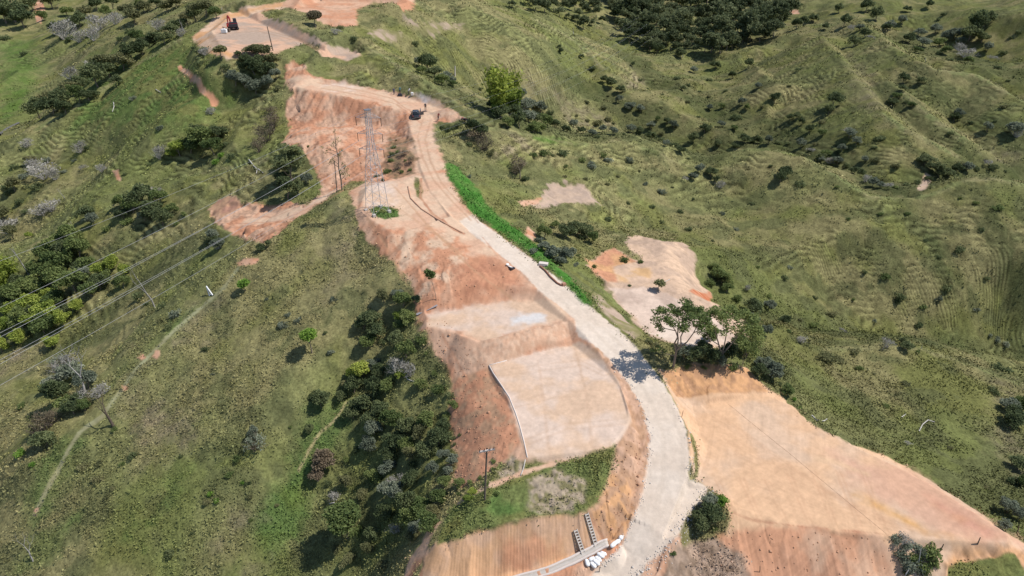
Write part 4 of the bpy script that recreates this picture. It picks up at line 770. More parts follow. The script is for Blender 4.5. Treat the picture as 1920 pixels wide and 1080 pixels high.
scatter_cover(390000, "grass_tufts", "rough pasture grass tufts covering the hill slopes", 3, .06, .12, .06, 41, .46, 1.0, 1.5, rmax=420, scr=5, grow_r=1.2)
scatter_cover(43000, "weedy_scrub", "low weedy scrub mottling the grass slopes", 12, .065, .26, .07, 43, .56, .9, 1.5, rmax=420, scr=7, grow_r=1.1)
# ============================================================= solid shapes
def simple(name, c, rough=.7, metal=0.0, var=.12, scale=5.0):
    m, t, b = newmat(name, rough, .4); L = t.links.new; nn = t.nodes.new; b.inputs['Metallic'].default_value = metal
    n = nn("ShaderNodeTexNoise"); n.inputs['Scale'].default_value = scale; n.inputs['Detail'].default_value = 5; tc = nn("ShaderNodeTexCoord"); L(tc.outputs['Object'], n.inputs[0])
    r = nn("ShaderNodeMix"); r.data_type = 'RGBA'; L(n.outputs[0], r.inputs[0]); r.inputs[6].default_value = (*[v * (1 - var) for v in c], 1); r.inputs[7].default_value = (*[min(1, v * (1 + var)) for v in c], 1); L(r.outputs[2], b.inputs[0]); return m
STEEL = simple("galvanised_steel", (.55, .54, .55), .5, .3); DSTEEL = simple("weathered_steel", (.20, .19, .20), .6, .2); CONC = simple("concrete", (.50, .46, .41), .9, 0, .18, 3); PCONC = simple("pale_mortar", (.66, .58, .52), .9, 0, .15, 3)
WOOD = simple("weathered_wood", (.17, .13, .10), .9, 0, .3); REDW = simple("reddish_wood", (.28, .13, .08), .9, 0, .3); SACK = simple("white_woven_sack", (.80, .80, .79), .7, 0, .06, 12); WHITE = simple("white_paint", (.80, .80, .78), .5, 0, .05)
ALU = simple("aluminium_wire", (.42, .42, .42), .45, .3); GLASSI = simple("brown_insulator", (.10, .07, .06), .3, 0, .1); BLACKR = simple("black_rubber", (.03, .03, .03), .8); PAINTG = simple("dark_grey_car_paint", (.075, .085, .10), .22, .5, .03)
WIN = simple("dark_window_glass", (.02, .025, .03), .06, 0, .02); REDP = simple("red_machine_paint", (.30, .010, .010), .4, 0, .1); DARKP = simple("dark_machine_paint", (.035, .033, .04), .5); LAMP_ = simple("clear_lamp", (.7, .7, .7), .1); TAIL = simple("red_lamp", (.35, .02, .02), .2)
def bm_obj(name, parts, mat, parent=None, loc=(0, 0, 0), smooth=False, bev=0.0):
    """parts: list of (centre, size, rotation euler) boxes joined as one mesh"""
    bm = bmesh.new()
    for p in parts:
        c, s = p[0], p[1]; rot = p[2] if len(p) > 2 else (0, 0, 0); tp = p[3] if len(p) > 3 else 1.0
        g = bmesh.ops.create_cube(bm, size=1)['verts']
        if tp != 1.0:
            for v in g:
                if v.co.z > 0: v.co.x *= tp; v.co.y *= tp
        bmesh.ops.scale(bm, vec=s, verts=g); bmesh.ops.rotate(bm, cent=(0, 0, 0), matrix=Euler(rot).to_matrix(), verts=g); bmesh.ops.translate(bm, vec=c, verts=g)
    if bev: bmesh.ops.bevel(bm, geom=bm.edges[:], offset=bev, segments=2, affect='EDGES', profile=.6)
    me = bpy.data.meshes.new(name); bm.to_mesh(me); bm.free(); me.materials.append(mat)
    if smooth:
        for p in me.polygons: p.use_smooth = True
    return link(name, me, parent, loc)
import bmesh
from mathutils import Euler
def tube_obj(name, segs, mat, parent=None, k=6, loc=(0, 0, 0)): return link(name, tubemesh(name, segs, mat, k), parent, loc)
def chain(pts_, r, k=6):
    """one continuous tube along points, returns verts, quads"""
    V_, Q_ = [], []; n = len(pts_); rs = r if isinstance(r, (list, tuple)) else [r] * n
    for i, p in enumerate(pts_):
        p = Vector(p); d = (Vector(pts_[min(i + 1, n - 1)]) - Vector(pts_[max(i - 1, 0)])).normalized(); a = d.cross(Vector((0, 0, 1)) if abs(d.z) < .9 else Vector((1, 0, 0))).normalized(); b = d.cross(a)
        for j in range(k): th = 2 * math.pi * j / k; V_.append((p + (a * math.cos(th) + b * math.sin(th)) * rs[i])[:])
        if i:
            for j in range(k): Q_.append(((i - 1) * k + j, (i - 1) * k + (j + 1) % k, i * k + (j + 1) % k, i * k + j))
    return np.array(V_), np.array(Q_)
def chain_obj(name, pts_, r, mat, parent=None, k=6):
    v, q = chain(pts_, r, k); return link(name, bulk_mesh(name, v, q, (mat,), True), parent)
def topz(base, px, py):
    """height above base of the point over it seen at pixel row py"""
    x, y, d = ray(px, py); D = math.hypot(base.x, base.y); t = D / math.hypot(x, y); return CAMH + d * t - base.z
# ------------------------------------------------------------- lattice pylon
tb = hit(708, 396); TH = topz(tb, 694, 206)
tw = empty("transmission_tower", tb, R(38)); tag(tw, "tall grey steel lattice pylon standing on the grass patch of the bare pad", "pylon")
def half_at(z): f = z / TH; return 1.4 * (1 - f) + .42 * f if f < .36 else (1.4 * .64 + .42 * .36) * (1 - min(1, (f - .36) / .34)) + .40 * min(1, (f - .36) / .34) - .1 * max(0, f - .7) / .3
lv = [0, .12, .24, .36, .46, .55, .63, .70, .77, .84, .91, 1.0]; cn = [(-1, -1), (1, -1), (1, 1), (-1, 1)]
for cx, cy in cn:
    tube_obj("leg", [((cx * half_at(a * TH), cy * half_at(a * TH), a * TH - (.1 if a == 0 else 0)), (cx * half_at(b * TH), cy * half_at(b * TH), b * TH), .055, .045) for a, b in zip(lv[:-1], lv[1:])], STEEL, tw, 4)
sg = []
for a, b in zip(lv[:-1], lv[1:]):
    ha, hb = half_at(a * TH), half_at(b * TH)
    for i in range(4):
        (x0, y0), (x1, y1) = cn[i], cn[(i + 1) % 4]
        sg += [((x0 * ha, y0 * ha, a * TH), (x1 * hb, y1 * hb, b * TH), .02, .02), ((x1 * ha, y1 * ha, a * TH), (x0 * hb, y0 * hb, b * TH), .02, .02), ((x0 * hb, y0 * hb, b * TH), (x1 * hb, y1 * hb, b * TH), .02, .02)]
tube_obj("lattice_bracing", sg, STEEL, tw, 4)
armA = R(-8) - R(38)                      # arms point across the line
ax = Vector((math.cos(armA), math.sin(armA), 0)); ay_ = Vector((-math.sin(armA), math.cos(armA), 0)); ATT = {}
for lvl, zf_ in enumerate((.93, .78, .63)):
    z = zf_ * TH
    for s in (-1, 1):
        tip = ax * s * 2.0 + Vector((0, 0, z)); s_ = []
        for o_ in (-1, 1):
            r_ = ay_ * o_ * .36 + ax * s * .3
            s_ += [((r_ + Vector((0, 0, z)))[:], tip[:], .03, .02), ((r_ + Vector((0, 0, z + .75)))[:], tip[:], .022, .018)]
            for f in (.35, .65): s_.append(((r_ + Vector((0, 0, z))).lerp(tip, f)[:], (r_ + Vector((0, 0, z + .75))).lerp(tip, f)[:], .014, .014))
        for f in (.2, .5): s_.append(((ay_ * .36 + ax * s * .3 + Vector((0, 0, z))).lerp(tip, f)[:], (ay_ * -.36 + ax * s * .3 + Vector((0, 0, z))).lerp(tip, f)[:], .014, .014))
        am = tube_obj("cross_arm", s_, STEEL, tw, 4); L_ = 1.35
        tube_obj("insulator_string", [((tip - Vector((0, 0, L_ * i / 7)))[:], (tip - Vector((0, 0, L_ * (i + .6) / 7)))[:], .07, .04) for i in range(7)], GLASSI, am, 6)
        w_ = Matrix.Rotation(R(38), 3, 'Z') @ (tip - Vector((0, 0, L_))) + tb; ATT[(s, lvl)] = w_
bm_obj("peak_cap", [((0, 0, TH + .04), (.95, .95, .09))], DSTEEL, tw); ATT['e'] = tb + Vector((0, 0, TH + .1))
for cx, cy in cn: bm_obj("footing", [((cx * 1.4, cy * 1.4, .02), (.5, .5, .5))], CONC, tw)
# conductors: one span to the lower left, one to the far right
def far(px, py, dist): x, y, d = ray(px, py); v = Vector((x, y, d)).normalized(); return Vector((0, 0, CAMH)) + v * dist
LN = [('e', 468, (1200, 30)), ((-1, 0), 556, (1195, 40)), ((-1, 1), 604, (1200, 52)), ((-1, 2), 655, (1205, 64)), ((1, 0), 612, (1215, 44)), ((1, 1), 663, (1220, 56)), ((1, 2), 703, (1225, 68))]
NM = ["highest thin earth wire running from the pylon peak", "upper power cable from the near top arm of the pylon", "power cable from the near middle arm, upper one of the first close pair", "power cable from the near bottom arm, upper one of the second close pair",
      "power cable from the far top arm, lower one of the first close pair", "power cable from the far middle arm, lower one of the second close pair", "lowest power cable on the left, from the far bottom arm of the pylon"]
for (k_, yl, fr), nm in zip(LN, NM):
    A_ = ATT[k_]; B_ = far(-8, yl, 69); B_ = A_ + (B_ - A_) * 1.55; E_ = far(fr[0], fr[1], 330); pts_ = []
    def sag(P0, P1, s, n=28): return [(P0.lerp(P1, t) - Vector((0, 0, 4 * s * t * (1 - t))))[:] for t in [i / n for i in range(n + 1)]]
    left = sag(B_, A_, 1.1); right = sag(A_, E_, 4.0)
    o = chain_obj("power_cable", left + right[1:], [(.010 if k_ == 'e' else .013) * (1 if i_ < len(left) else .8) for i_ in range(len(left) + len(right) - 1)], ALU, None, 5); tag(o, nm, "cable", "cables strung from the pylon")
# ------------------------------------------------------------- poles and posts
def pole(name, bx, by, tx, ty, r, mat, label, cat, arm=None, group=None):
    b = hit(bx, by); H_ = topz(b, tx, ty); x, y, d = ray(tx, ty); D = math.hypot(b.x, b.y); t = D / math.hypot(x, y); lean = Vector((x * t - b.x, y * t - b.y, H_))
    e = empty(name, b) if arm else None
    o = tube_obj("pole" if arm else name, [((0, 0, -.3), (lean * .5)[:], r, r * .88), ((lean * .5)[:], lean[:], r * .88, r * .75)], mat, e, 8, (0, 0, 0) if e else b)
    if arm:
        c = lean * .985; a = Vector((math.cos(arm[1]), math.sin(arm[1]), arm[2])); bm_obj("crossarm", [(c + Vector((0, -r - .06, 0)), (arm[0], .12, .14), (0, -math.atan(arm[2]), arm[1]))], PCONC, e)
        for f in (-.45, -.15, .2, .45): tube_obj("insulator", [((c + a * arm[0] * f + Vector((0, -r - .06, .07)))[:], (c + a * arm[0] * f + Vector((0, -r - .06, .27)))[:], .06, .045)], GLASSI, e, 6)
        tube_obj("stay", [((c + a * arm[0] * .3)[:], (c - Vector((0, 0, .7)))[:], .02, .02), ((c - a * arm[0] * .3)[:], (c - Vector((0, 0, .7)))[:], .02, .02)], DSTEEL, e, 4); tag(e, label, cat, group); return e
    return tag(o, label, cat, group)
pole("utility_pole", 908.5, 937, 913, 841, .11, WOOD, "dark wooden utility pole with a pale crossarm beside the planted platform", "pole", (1.55, R(8), .12))
pole("utility_pole", 512, 95, 501, 50, .15, WOOD, "thin dark pole without crossarm on the upper bare platform", "pole")
pole("wooden_post", 632, 361, 627, 302, .10, WOOD, "thin dark post beside the spindly tree left of the pylon", "post")
pole("concrete_post", 853, 142, 853, 124, .22, PCONC, "short white post standing in the hollow right of the upper ridge", "post")
for i, (a, b_, c, d_, r_, m_, l_) in enumerate([(1763, 1033, 1769, 1021, .06, WOOD, "brown fence post left of the two on the pad's lower rim"), (1833, 1020, 1838, 1008, .06, WOOD, "brown fence post on the middle of the pad's lower rim"), (1907, 1000, 1911, 986, .06, WOOD, "fence post at the right corner of the large pad"),
        (1722, 1060, 1727, 1028, .045, PALEB, "long bleached stake in the overgrown notch"), (1697, 1079, 1704, 1068, .06, WHITE, "short white stake at the bottom of the overgrown notch"), (1278, 782, 1281, 770, .035, REDW, "reddish stake by the road edge, upper of two"), (1295, 831, 1297, 822, .035, REDW, "reddish stake by the road edge, lower of two"),
        (1293, 880, 1296, 866, .03, WHITE, "white stake beside the grass tuft at the road edge"), (1124, 1072, 1124, 1064, .04, WOOD, "small dark peg below the white sacks"), (1425, 1073, 1425, 1062, .04, WOOD, "lone dark stake on the lower reddish bank"), (108, 14, 109, 6, .12, PALEB, "bleached post in the top left corner woods"),
        (415, 20, 416, 14, .12, PCONC, "pale post at the grass edge above the upper platform"), (1735, 118, 1736, 108, .12, PALEB, "bleached post on the far right spur")]):
    pole("fence_post" if 'fence' in l_ else "stake", a, b_, c, d_, r_, m_, l_, "post")
# ------------------------------------------------------------- dead trees and logs
GREYB = bark_mat('grey_dead_wood', (.26, .245, .22), (.40, .38, .35))
def dead(px, py, ty, label, seed, mat=GREYB, spread=.35, depth=3, lean=(0, 0), r=.10):
    b = hit(px, py); H_ = topz(b, px, ty); s, _ = grow(seed, H_, r, spread, depth, 2, .42, lean, .5, .2, .7); o = tube_obj("dead_tree", s, mat, None, 5, b); return tag(o, label, "dead tree")
dead(145, 446, 404, "bare white trunk standing above the yellow-green thicket", 3, spread=.12, depth=1, lean=(-.12, 0), r=.13)
dead(57, 520, 450, "forked bleached tree at the upper left edge of the yellow-green thicket", 8, spread=.22, depth=2, lean=(-.22, 0), r=.16)
dead(291, 578, 500, "tall bleached dead tree under the power cables", 12, spread=.3, depth=3, lean=(-.15, 0), r=.13)
dead(16, 576, 544, "leaning pale trunk at the left picture edge", 14, spread=.15, depth=1, lean=(-.35, 0), r=.12)
dead(213, 800, 742, "dark twisted dead tree beside the foot path", 21, DARKB, .6, 4, (-.15, .1), .22)
dead(160, 742, 655, "big leafless tree with white branches left of the foot path", 23, GREYB, .8, 4, (-.2, .1), .2)
dead(62, 1052, 1010, "small bare white tree at the bottom left", 25, GREYB, .8, 4, (-.2, .1), .10)
dead(345, 62, 35, "bare pale tree in front of the tree belt", 27, GREYB, .3, 2, (-.1, 0), .14)
dead(240, 112, 92, "thin pale dead trunk on the upper left spur crest", 29, PALEB, .15, 1, (-.3, 0), .13)
dead(122, 372, 352, "grey bare tree on the left grass spur", 31, GREYB, .5, 3, (-.1, 0), .10)
dead(975, 335, 300, "bare grey tree on the slope right of the green strip", 33, BARK, .5, 4, (0, 0), .14)
dead(1388, 700, 655, "thin bare tree at the corner of the tree shelf", 35, BARK, .5, 3, (0, 0), .06)
dead(1655, 655, 628, "small bare tree beside the dark tree on the near spur", 37, PALEB, .4, 2, (0, 0), .06)
dead(1727, 655, 640, "short white stump on the near spur", 39, PALEB, .3, 1, (.05, 0), .06)
dead(1790, 215, 205, "pale snag on the far right spur, left of two", 41, PALEB, .3, 1, (-.1, 0), .14)
dead(1280, 108, 86, "white trunk standing in front of the dense forest", 43, PALEB, .15, 1, (0, 0), .16)
dead(1075, 66, 46, "white trunk in front of the thin wood", 45, PALEB, .15, 1, (0, 0), .16)
def log(pp_, r, label, mat=PALEB, name="fallen_log", cat="log"):
    ps = [hit(x, y) + Vector((0, 0, r * .8)) for x, y in pp_]; n = len(ps); o = chain_obj(name, [p[:] for p in ps], [r * (1 - .5 * i / n) for i in range(n)], mat); return tag(o, label, cat)
log([(467, 300), (476, 312), (484, 319)], .12, "long white branch lying on the grass left of the trench road"); log([(482, 318), (481, 326)], .09, "short white branch crossing the long one"); log([(484, 317), (494, 325)], .09, "forked end piece of the white branch")
log([(213, 192), (214, 200), (211, 210)], .12, "curved white branch on the upper left grass face"); log([(1522, 780), (1532, 789), (1545, 790), (1551, 786)], .10, "white fallen branch beside the right-hand pad")
log([(1723, 809), (1730, 796), (1740, 788), (1752, 792)], .08, "bent white branch on the lower right slope"); log([(1690, 783), (1698, 777)], .07, "small pale branch left of the bent one"); log([(618, 945), (628, 943), (626, 936)], .09, "forked bleached branch in the gully grass")
log([(756, 700), (765, 712), (777, 716)], .07, "long bleached bough in the wooded gully"); log([(1245, 530), (1256, 524)], .07, "thin pale branch on the lower bare pad"); log([(292, 168), (302, 174)], .10, "pale stick on the left grass face"); log([(0, 255), (14, 243), (36, 232)], .5, "long grey rock lump at the far left", simple("grey_rock", (.12, .12, .12), .9), "rock_outcrop", "rock")
# goal-like white frame beside the path
b = hit(399, 554); e_ = empty("white_barrier", b); tag(e_, "white angled frame standing by the foot path", "barrier"); f0, f1 = hit(399, 552), hit(390, 556)
tube_obj("rail", [((0, 0, .05), (far(387, 537, (b - Vector((0, 0, CAMH))).length + .6) - b)[:], .11, .11)], WHITE, e_, 6); tube_obj("prop", [((hit(393, 555) - b)[:], (far(387, 538, (b - Vector((0, 0, CAMH))).length + .6) - b)[:], .07, .07)], WHITE, e_, 6); tube_obj("foot_bar", [((hit(391, 551) - b)[:], (0, 0, .05), .05, .05)], WHITE, e_, 6)
# ============================================================= special trees
def canopy(clumps, leaf, dens, seed, mat, name="crown", flat=.6):
    g = np.random.default_rng(seed); P_ = []; T_ = []
    for x, y, z, r in clumps:
        n = int(dens * r * r); d = g.normal(size=(n, 3)); d /= np.linalg.norm(d, axis=1)[:, None]
        P_.append(np.array([x, y, z]) + d * r * g.uniform(.35, 1.05, n)[:, None] * (1, 1, flat)); T_.append(np.full(n, g.uniform(.2, .8)) + g.normal(0, .18, n))
    p = np.concatenate(P_); return leafmesh(name, leaves(p, leaf, g), g, mat, tone=np.concatenate(T_))
def limb(pts_, r0, r1): n = len(pts_) - 1; return [(pts_[i], pts_[i + 1], r0 + (r1 - r0) * i / n, r0 + (r1 - r0) * (i + 1) / n) for i in range(n)]
tbk = hit(1262, 690); u_ = tbk.z
t1_ = empty("umbrella_tree", tbk); tag(t1_, "tall spreading tree with a bare forked trunk beside the gravel road bend", "tree")
sg = limb([(0, 0, -.3), (.05, 0, 1.2), (.12, .1, 2.4)], .17, .14) + limb([(.12, .1, 2.4), (-.15, .3, 3.5), (.1, .2, 4.4), (-.2, .4, 5.2), (-.9, .5, 6.2), (-1.8, .6, 7.2)], .11, .04) + limb([(.12, .1, 2.4), (.3, .5, 3.8), (.15, .7, 4.8), (.3, .9, 6), (-.2, 1.2, 7.6)], .10, .04) + \
    limb([(.12, .1, 2.4), (.6, .1, 3.4), (.5, .3, 4.4), (.8, .5, 5.2), (.5, .8, 6.6), (1, 1, 7.8)], .10, .04) + limb([(.3, .1, 2.7), (1.3, .2, 3.7), (2, .4, 4.9), (2.4, .5, 6), (3, .8, 7)], .09, .03) + limb([(2, .4, 4.9), (2.9, 0, 5.8), (3.4, -.2, 6.6)], .05, .03) + limb([(-.2, .4, 5.2), (-1.6, 0, 5.8), (-2.4, -.3, 6.4)], .05, .03) + limb([(0, 0, 1.8), (-1.2, .1, 2.1), (-2, .2, 2.7)], .05, .03)
tube_obj("trunk", sg, BARK, t1_, 6); g = np.random.default_rng(77); cl = []
for _ in range(46):
    a, r = g.uniform(0, 6.28), 3.3 * math.sqrt(g.uniform(0, 1)); cl.append((.4 + r * math.cos(a), .8 + r * math.sin(a) * .9, 8.2 - .16 * r * r + g.normal(0, .45), g.uniform(.45, .85)))
cl += [(-2.4, -.2, 6.2, .7), (-2.7, .3, 6.8, .8), (-1.9, .4, 5.3, .45), (3.3, .2, 6.2, .7), (2.6, .6, 5.6, .5), (-2.1, .2, 2.8, .6), (-2.7, .3, 2.5, .45), (-1.4, .1, 2.5, .4), (.5, .4, 5.6, .5), (1.2, .5, 5.9, .5), (-.6, .6, 6, .5)]
link("crown", canopy(cl, .17, 210, 5, LM['mid'], flat=.65), t1_)
tb2 = hit(1352, 684); t2_ = empty("spreading_tree", tb2); tag(t2_, "broad low tree with a wide thin crown right of the umbrella tree", "tree")
sg = limb([(0, 0, -.3), (-.1, .1, 1.4), (-.6, .3, 2.8), (-1.2, .4, 4.4), (-1.4, .5, 5.4)], .15, .04) + limb([(-.1, .1, 1.4), (.8, .4, 2.6), (1.6, .6, 3.8), (2.4, .7, 4.8), (3.1, .8, 5.4)], .11, .03) + limb([(-.1, .1, 1.4), (.2, .6, 3), (.4, 1.1, 4.6), (.2, 1.6, 5.6)], .10, .03) + limb([(1.6, .6, 3.8), (1.2, .9, 4.8), (1.0, 1.4, 5.6)], .06, .03) + limb([(-.6, .3, 2.8), (-2, .2, 3.8), (-2.6, .4, 4.9)], .06, .03)
tube_obj("trunk", sg, BARK, t2_, 6); cl = []
for _ in range(54):
    a, r = g.uniform(0, 6.28), 4.1 * math.sqrt(g.uniform(.02, 1)); cl.append((1.1 + r * math.cos(a), 1.9 + r * math.sin(a) * .85, 6.2 - .09 * r * r + g.normal(0, .4), g.uniform(.5, .95)))
cl += [(4.4, .5, 3.6, .8), (4.6, .9, 2.6, .8), (4.2, .3, 1.9, .8), (3.8, .4, 4.6, .7)]
link("crown", canopy(cl, .17, 200, 6, LM['mid'], flat=.6), t2_)
zone('under the umbrella tree', 'undergrowth below the two shelf trees', tree_dark="1300,664,42 1330,668,40 1362,662,38 1318,650,34", tree_greygreen="1282,662,34 1345,678,34", tree_mid="1332,630,30 1385,640,34 1400,656,34 1410,628,34", shrub_olive="1230,645,20 1215,640,12 1250,688,16", shrub_mid="1290,686,18 1320,688,18 1375,690,16")
def smalltree(px, py, ty, label, seed, mat='mid', crown=.42, leaf=.16, spread=.7, r=.09, depth=3, name="tree", dens=110, first=.45, lean=(0, 0)):
    b = hit(px, py); H_ = topz(b, px, ty); e = empty(name, b); s, tips = grow(seed, H_ * .95, r, spread, depth, 3, first, lean, .35, .18, .55); tube_obj("trunk", s, BARK, e, 5)
    k = H_ / max(t[2] for t in tips); cl_ = [(t[0], t[1], t[2], H_ * crown * .32) for t in tips]; link("crown", canopy(cl_, leaf, dens, seed, LM[mat]), e); return tag(e, label, "tree")
smalltree(416, 112, 82, "small flat-topped tree on the edge of the upper bare platform", 51, 'olive', .8, .3, .9, .14)
smalltree(1234, 545, 524, "small olive tree alone on the lower bare pad", 53, 'olive', .9, .2, 1.0, .06)
smalltree(592, 52, 22, "dark reddish-brown round tree in front of the top bare area", 55, 'brown', 1.1, .35, .6, .16, dens=140)
b = hit(641, 357); e = empty("tree", b); tag(e, "spindly tall tree with sparse leaf tufts left of the pylon", "tree"); g = np.random.default_rng(3)
sg = limb([(0, 0, -.3), (.1, 0, 2), (-.1, .1, 4), (.1, 0, 6), (-.1, .1, 8), (0, 0, 10), (.1, 0, 11.3)], .14, .03); cl = [(.1, 0, 11.2, .5), (-.2, .1, 10.4, .45)]
for hz, dx, dy, r_ in ((2.8, 1.0, .2, .8), (3.4, .5, -.3, .6), (5.2, -1.5, .2, .75), (5.8, -1.0, -.2, .5), (4.6, .9, .3, .5), (6.6, .4, .1, .6), (7.2, -1.9, .1, .55), (7.4, .9, -.2, .5), (8.4, -.6, .2, .55), (9.2, .5, 0, .5), (8.0, -2.4, 0, .4), (3.9, 1.4, 0, .6)):
    sg += limb([(0, 0, hz - .9), (dx * .6, dy * .6, hz - .3), (dx, dy, hz)], .05, .02); cl += [(dx, dy, hz, r_), (dx * .7, dy + .2, hz + .3, r_ * .7)]
tube_obj("trunk", sg, BARK, e, 6); link("crown", canopy(cl, .15, 75, 4, LM['mid'], flat=.8), e)
smalltree(818, 563, 506, "slender leafy sapling standing on the reddish slope", 59, 'mid', .3, .2, .22, .05, 3, dens=120)
smalltree(585, 662, 618, "bright green conical tree alone on the left grass slope", 61, 'lush', .75, .2, .45, .1, dens=170)
smalltree(460, 546, 524, "small bright green bush-like tree near the foot path", 63, 'lush', 1.1, .2, .5, .06, dens=170)
smalltree(652, 1008, 955, "large leafy green tree with a dark shadow at the bottom of the gully", 65, 'mid', .9, .24, .75, .14, dens=150)
# ============================================================= drains, kerbs, sacks
def ribbon(pts_, w0, h0, name, mat, parent=None):
    """kerb-like strip of box section along ground points"""
    V_, Q_ = [], []; n = len(pts_)
    for i, p in enumerate(pts_):
        p = Vector(p); d = Vector(pts_[min(i + 1, n - 1)]) - Vector(pts_[max(i - 1, 0)]); d.z = 0; d.normalize(); s = Vector((d.y, -d.x, 0)) * w0 * .5
        for v in (-s - Vector((0, 0, .25)), s - Vector((0, 0, .25)), s + Vector((0, 0, h0)), -s + Vector((0, 0, h0))): V_.append((p + v)[:])
        if i:
            for j in range(4): Q_.append(((i - 1) * 4 + j, (i - 1) * 4 + (j + 1) % 4, i * 4 + (j + 1) % 4, i * 4 + j))
    Q_ += [(3, 2, 1, 0), (n * 4 - 4, n * 4 - 3, n * 4 - 2, n * 4 - 1)]
    return link(name, bulk_mesh(name, np.array(V_), np.array(Q_), (mat,)), parent)
def gpath(pl, n=5, lift=0.0): return [hit(pl[i][0] + (pl[i + 1][0] - pl[i][0]) * k / n, pl[i][1] + (pl[i + 1][1] - pl[i][1]) * k / n) + Vector((0, 0, lift)) for i in range(len(pl) - 1) for k in range(n)] + [hit(*pl[-1]) + Vector((0, 0, lift))]
gp = [(930, 1094), (990, 1082), (1035, 1068), (1075, 1052), (1110, 1034), (1140, 1018)]; c_l = gpath(gp); gt = empty("drainage_gutter", c_l[0]); tag(gt, "pale curved concrete gutter at the foot of the orange cut face", "gutter")
def shift(ps, o):
    out = []
    for i, p in enumerate(ps): d = ps[min(i + 1, len(ps) - 1)] - ps[max(i - 1, 0)]; d.z = 0; d.normalize(); out.append(p + Vector((d.y, -d.x, 0)) * o - c_l[0])
    return out
zl = np.linspace(c_l[0].z, c_l[-1].z, len(c_l))
for p, z in zip(c_l, zl): p.z = z + .18
ribbon(shift(c_l, 0), .55, .03, "channel", CONC, gt); ribbon(shift(c_l, .36), .16, .16, "kerb", PCONC, gt); ribbon(shift(c_l, -.36), .16, .16, "kerb", PCONC, gt)
kb = gpath([(917, 685), (925, 700), (940, 722), (955, 745), (967, 775), (975, 800), (983, 830), (989, 858)], 3); tag(ribbon(kb, .10, .07, "drain_kerb", PCONC), "thin pale kerb along the left edge of the big light pad", "kerb")
kb = gpath([(917, 685), (935, 680), (950, 676)], 2); tag(ribbon(kb, .09, .06, "drain_kerb", PCONC), "short pale kerb at the upper left corner of the big light pad", "kerb")
kb = gpath([(985, 862), (981, 880), (976, 892)], 2); tag(ribbon(kb, .12, .05, "drain_kerb", CONC), "short dull kerb leading off the light pad's lower corner", "kerb")
kb = gpath([(765, 350), (770, 372), (790, 392), (815, 408), (845, 425), (868, 437)], 3); tag(ribbon(kb, .2, .12, "earth_kerb", simple("baked_earth", (.48, .28, .18), .95)), "raised earth kerb between the pylon pad and the road", "kerb")
def ladder(x0, y0, x1, y1, n, label):
    a, b = hit(x0, y0), hit(x1, y1); d = (b - a); L_ = d.length; e = empty("step_drain", a); tag(e, label, "drain", "step drains on the orange cut face"); z_ = d.normalized(); s = z_.cross(Vector((0, 0, 1))).normalized(); nrm = z_.cross(s)
    if nrm.y > 0: s, nrm = -s, -nrm
    M_ = Matrix((s, nrm, z_)).transposed(); eu = M_.to_euler()
    for o in (-.18, .18): bm_obj("side_rail", [((a + d * .5 + s * o + nrm * .10 - a)[:], (.06, .10, L_), eu)], CONC, e)
    for i in range(n): f = (i + .5) / n; bm_obj("rung", [((d * f + nrm * .08)[:], (.29, .10, L_ / n * .42), eu)], CONC, e)
    bm_obj("bed", [((d * .5 + nrm * .0)[:], (.29, .04, L_ * .98), eu)], simple("dark_wet_concrete", (.20, .13, .09), .9), e)
ladder(1078, 993, 1094, 1040, 9, "stepped concrete drain, shorter and left of the two"); ladder(1099, 962, 1118, 1026, 12, "stepped concrete drain, longer and right of the two")
def sack(px, py, L_, rz, label, tilt=0.0, s_=1):
    g_ = np.random.default_rng(int(px * 7 + py)); bm = bmesh.new(); bmesh.ops.create_uvsphere(bm, u_segments=14, v_segments=10, radius=1)
    for v in bm.verts:
        x, y, z = v.co; q = lambda t, p: math.copysign(abs(t) ** p, t); k = 1 - .25 * abs(x) ** 4; v.co = Vector((q(x, .7) * L_ * .43, q(y, .75) * .22 * k * s_, (q(z, .8) * .17 * k + .15) * s_)) + Vector(g_.normal(0, .012, 3))
    me = bpy.data.meshes.new("sack"); bm.to_mesh(me); bm.free(); me.materials.append(SACK)
    for p in me.polygons: p.use_smooth = True
    o = link("sack", me, None, hit(px, py)); o.rotation_euler = (0, tilt, rz); return tag(o, label, "sack", "white sacks beside the gutter")
for a in [(1101, 1057, 1.0, R(100), "leftmost white sack of the pile below the gutter"), (1112, 1061, .95, R(125), "white sack at the lower end of the pile, right of the leftmost"), (1118, 1056, 1.0, R(130), "white sack in the middle of the pile, lower of two", ), (1121, 1050, .95, R(135), "white sack in the middle of the pile, upper of two"),
          (1110, 1050, .8, R(20), "small white sack lying across the back of the pile"), (1126, 1043, 1.0, R(140), "white sack near the upper end of the pile"), (1131, 1040, .8, R(150), "topmost white sack of the pile below the gutter")]: sack(*a)
for a in [(1150, 1023, 1.0, R(45), "large white sack at the end of the gutter"), (1157, 1018, .9, R(35), "white sack touching the large one at the gutter's end"), (1164, 1010, .6, R(60), "small round white sack at the gravel edge")]: sack(*a)
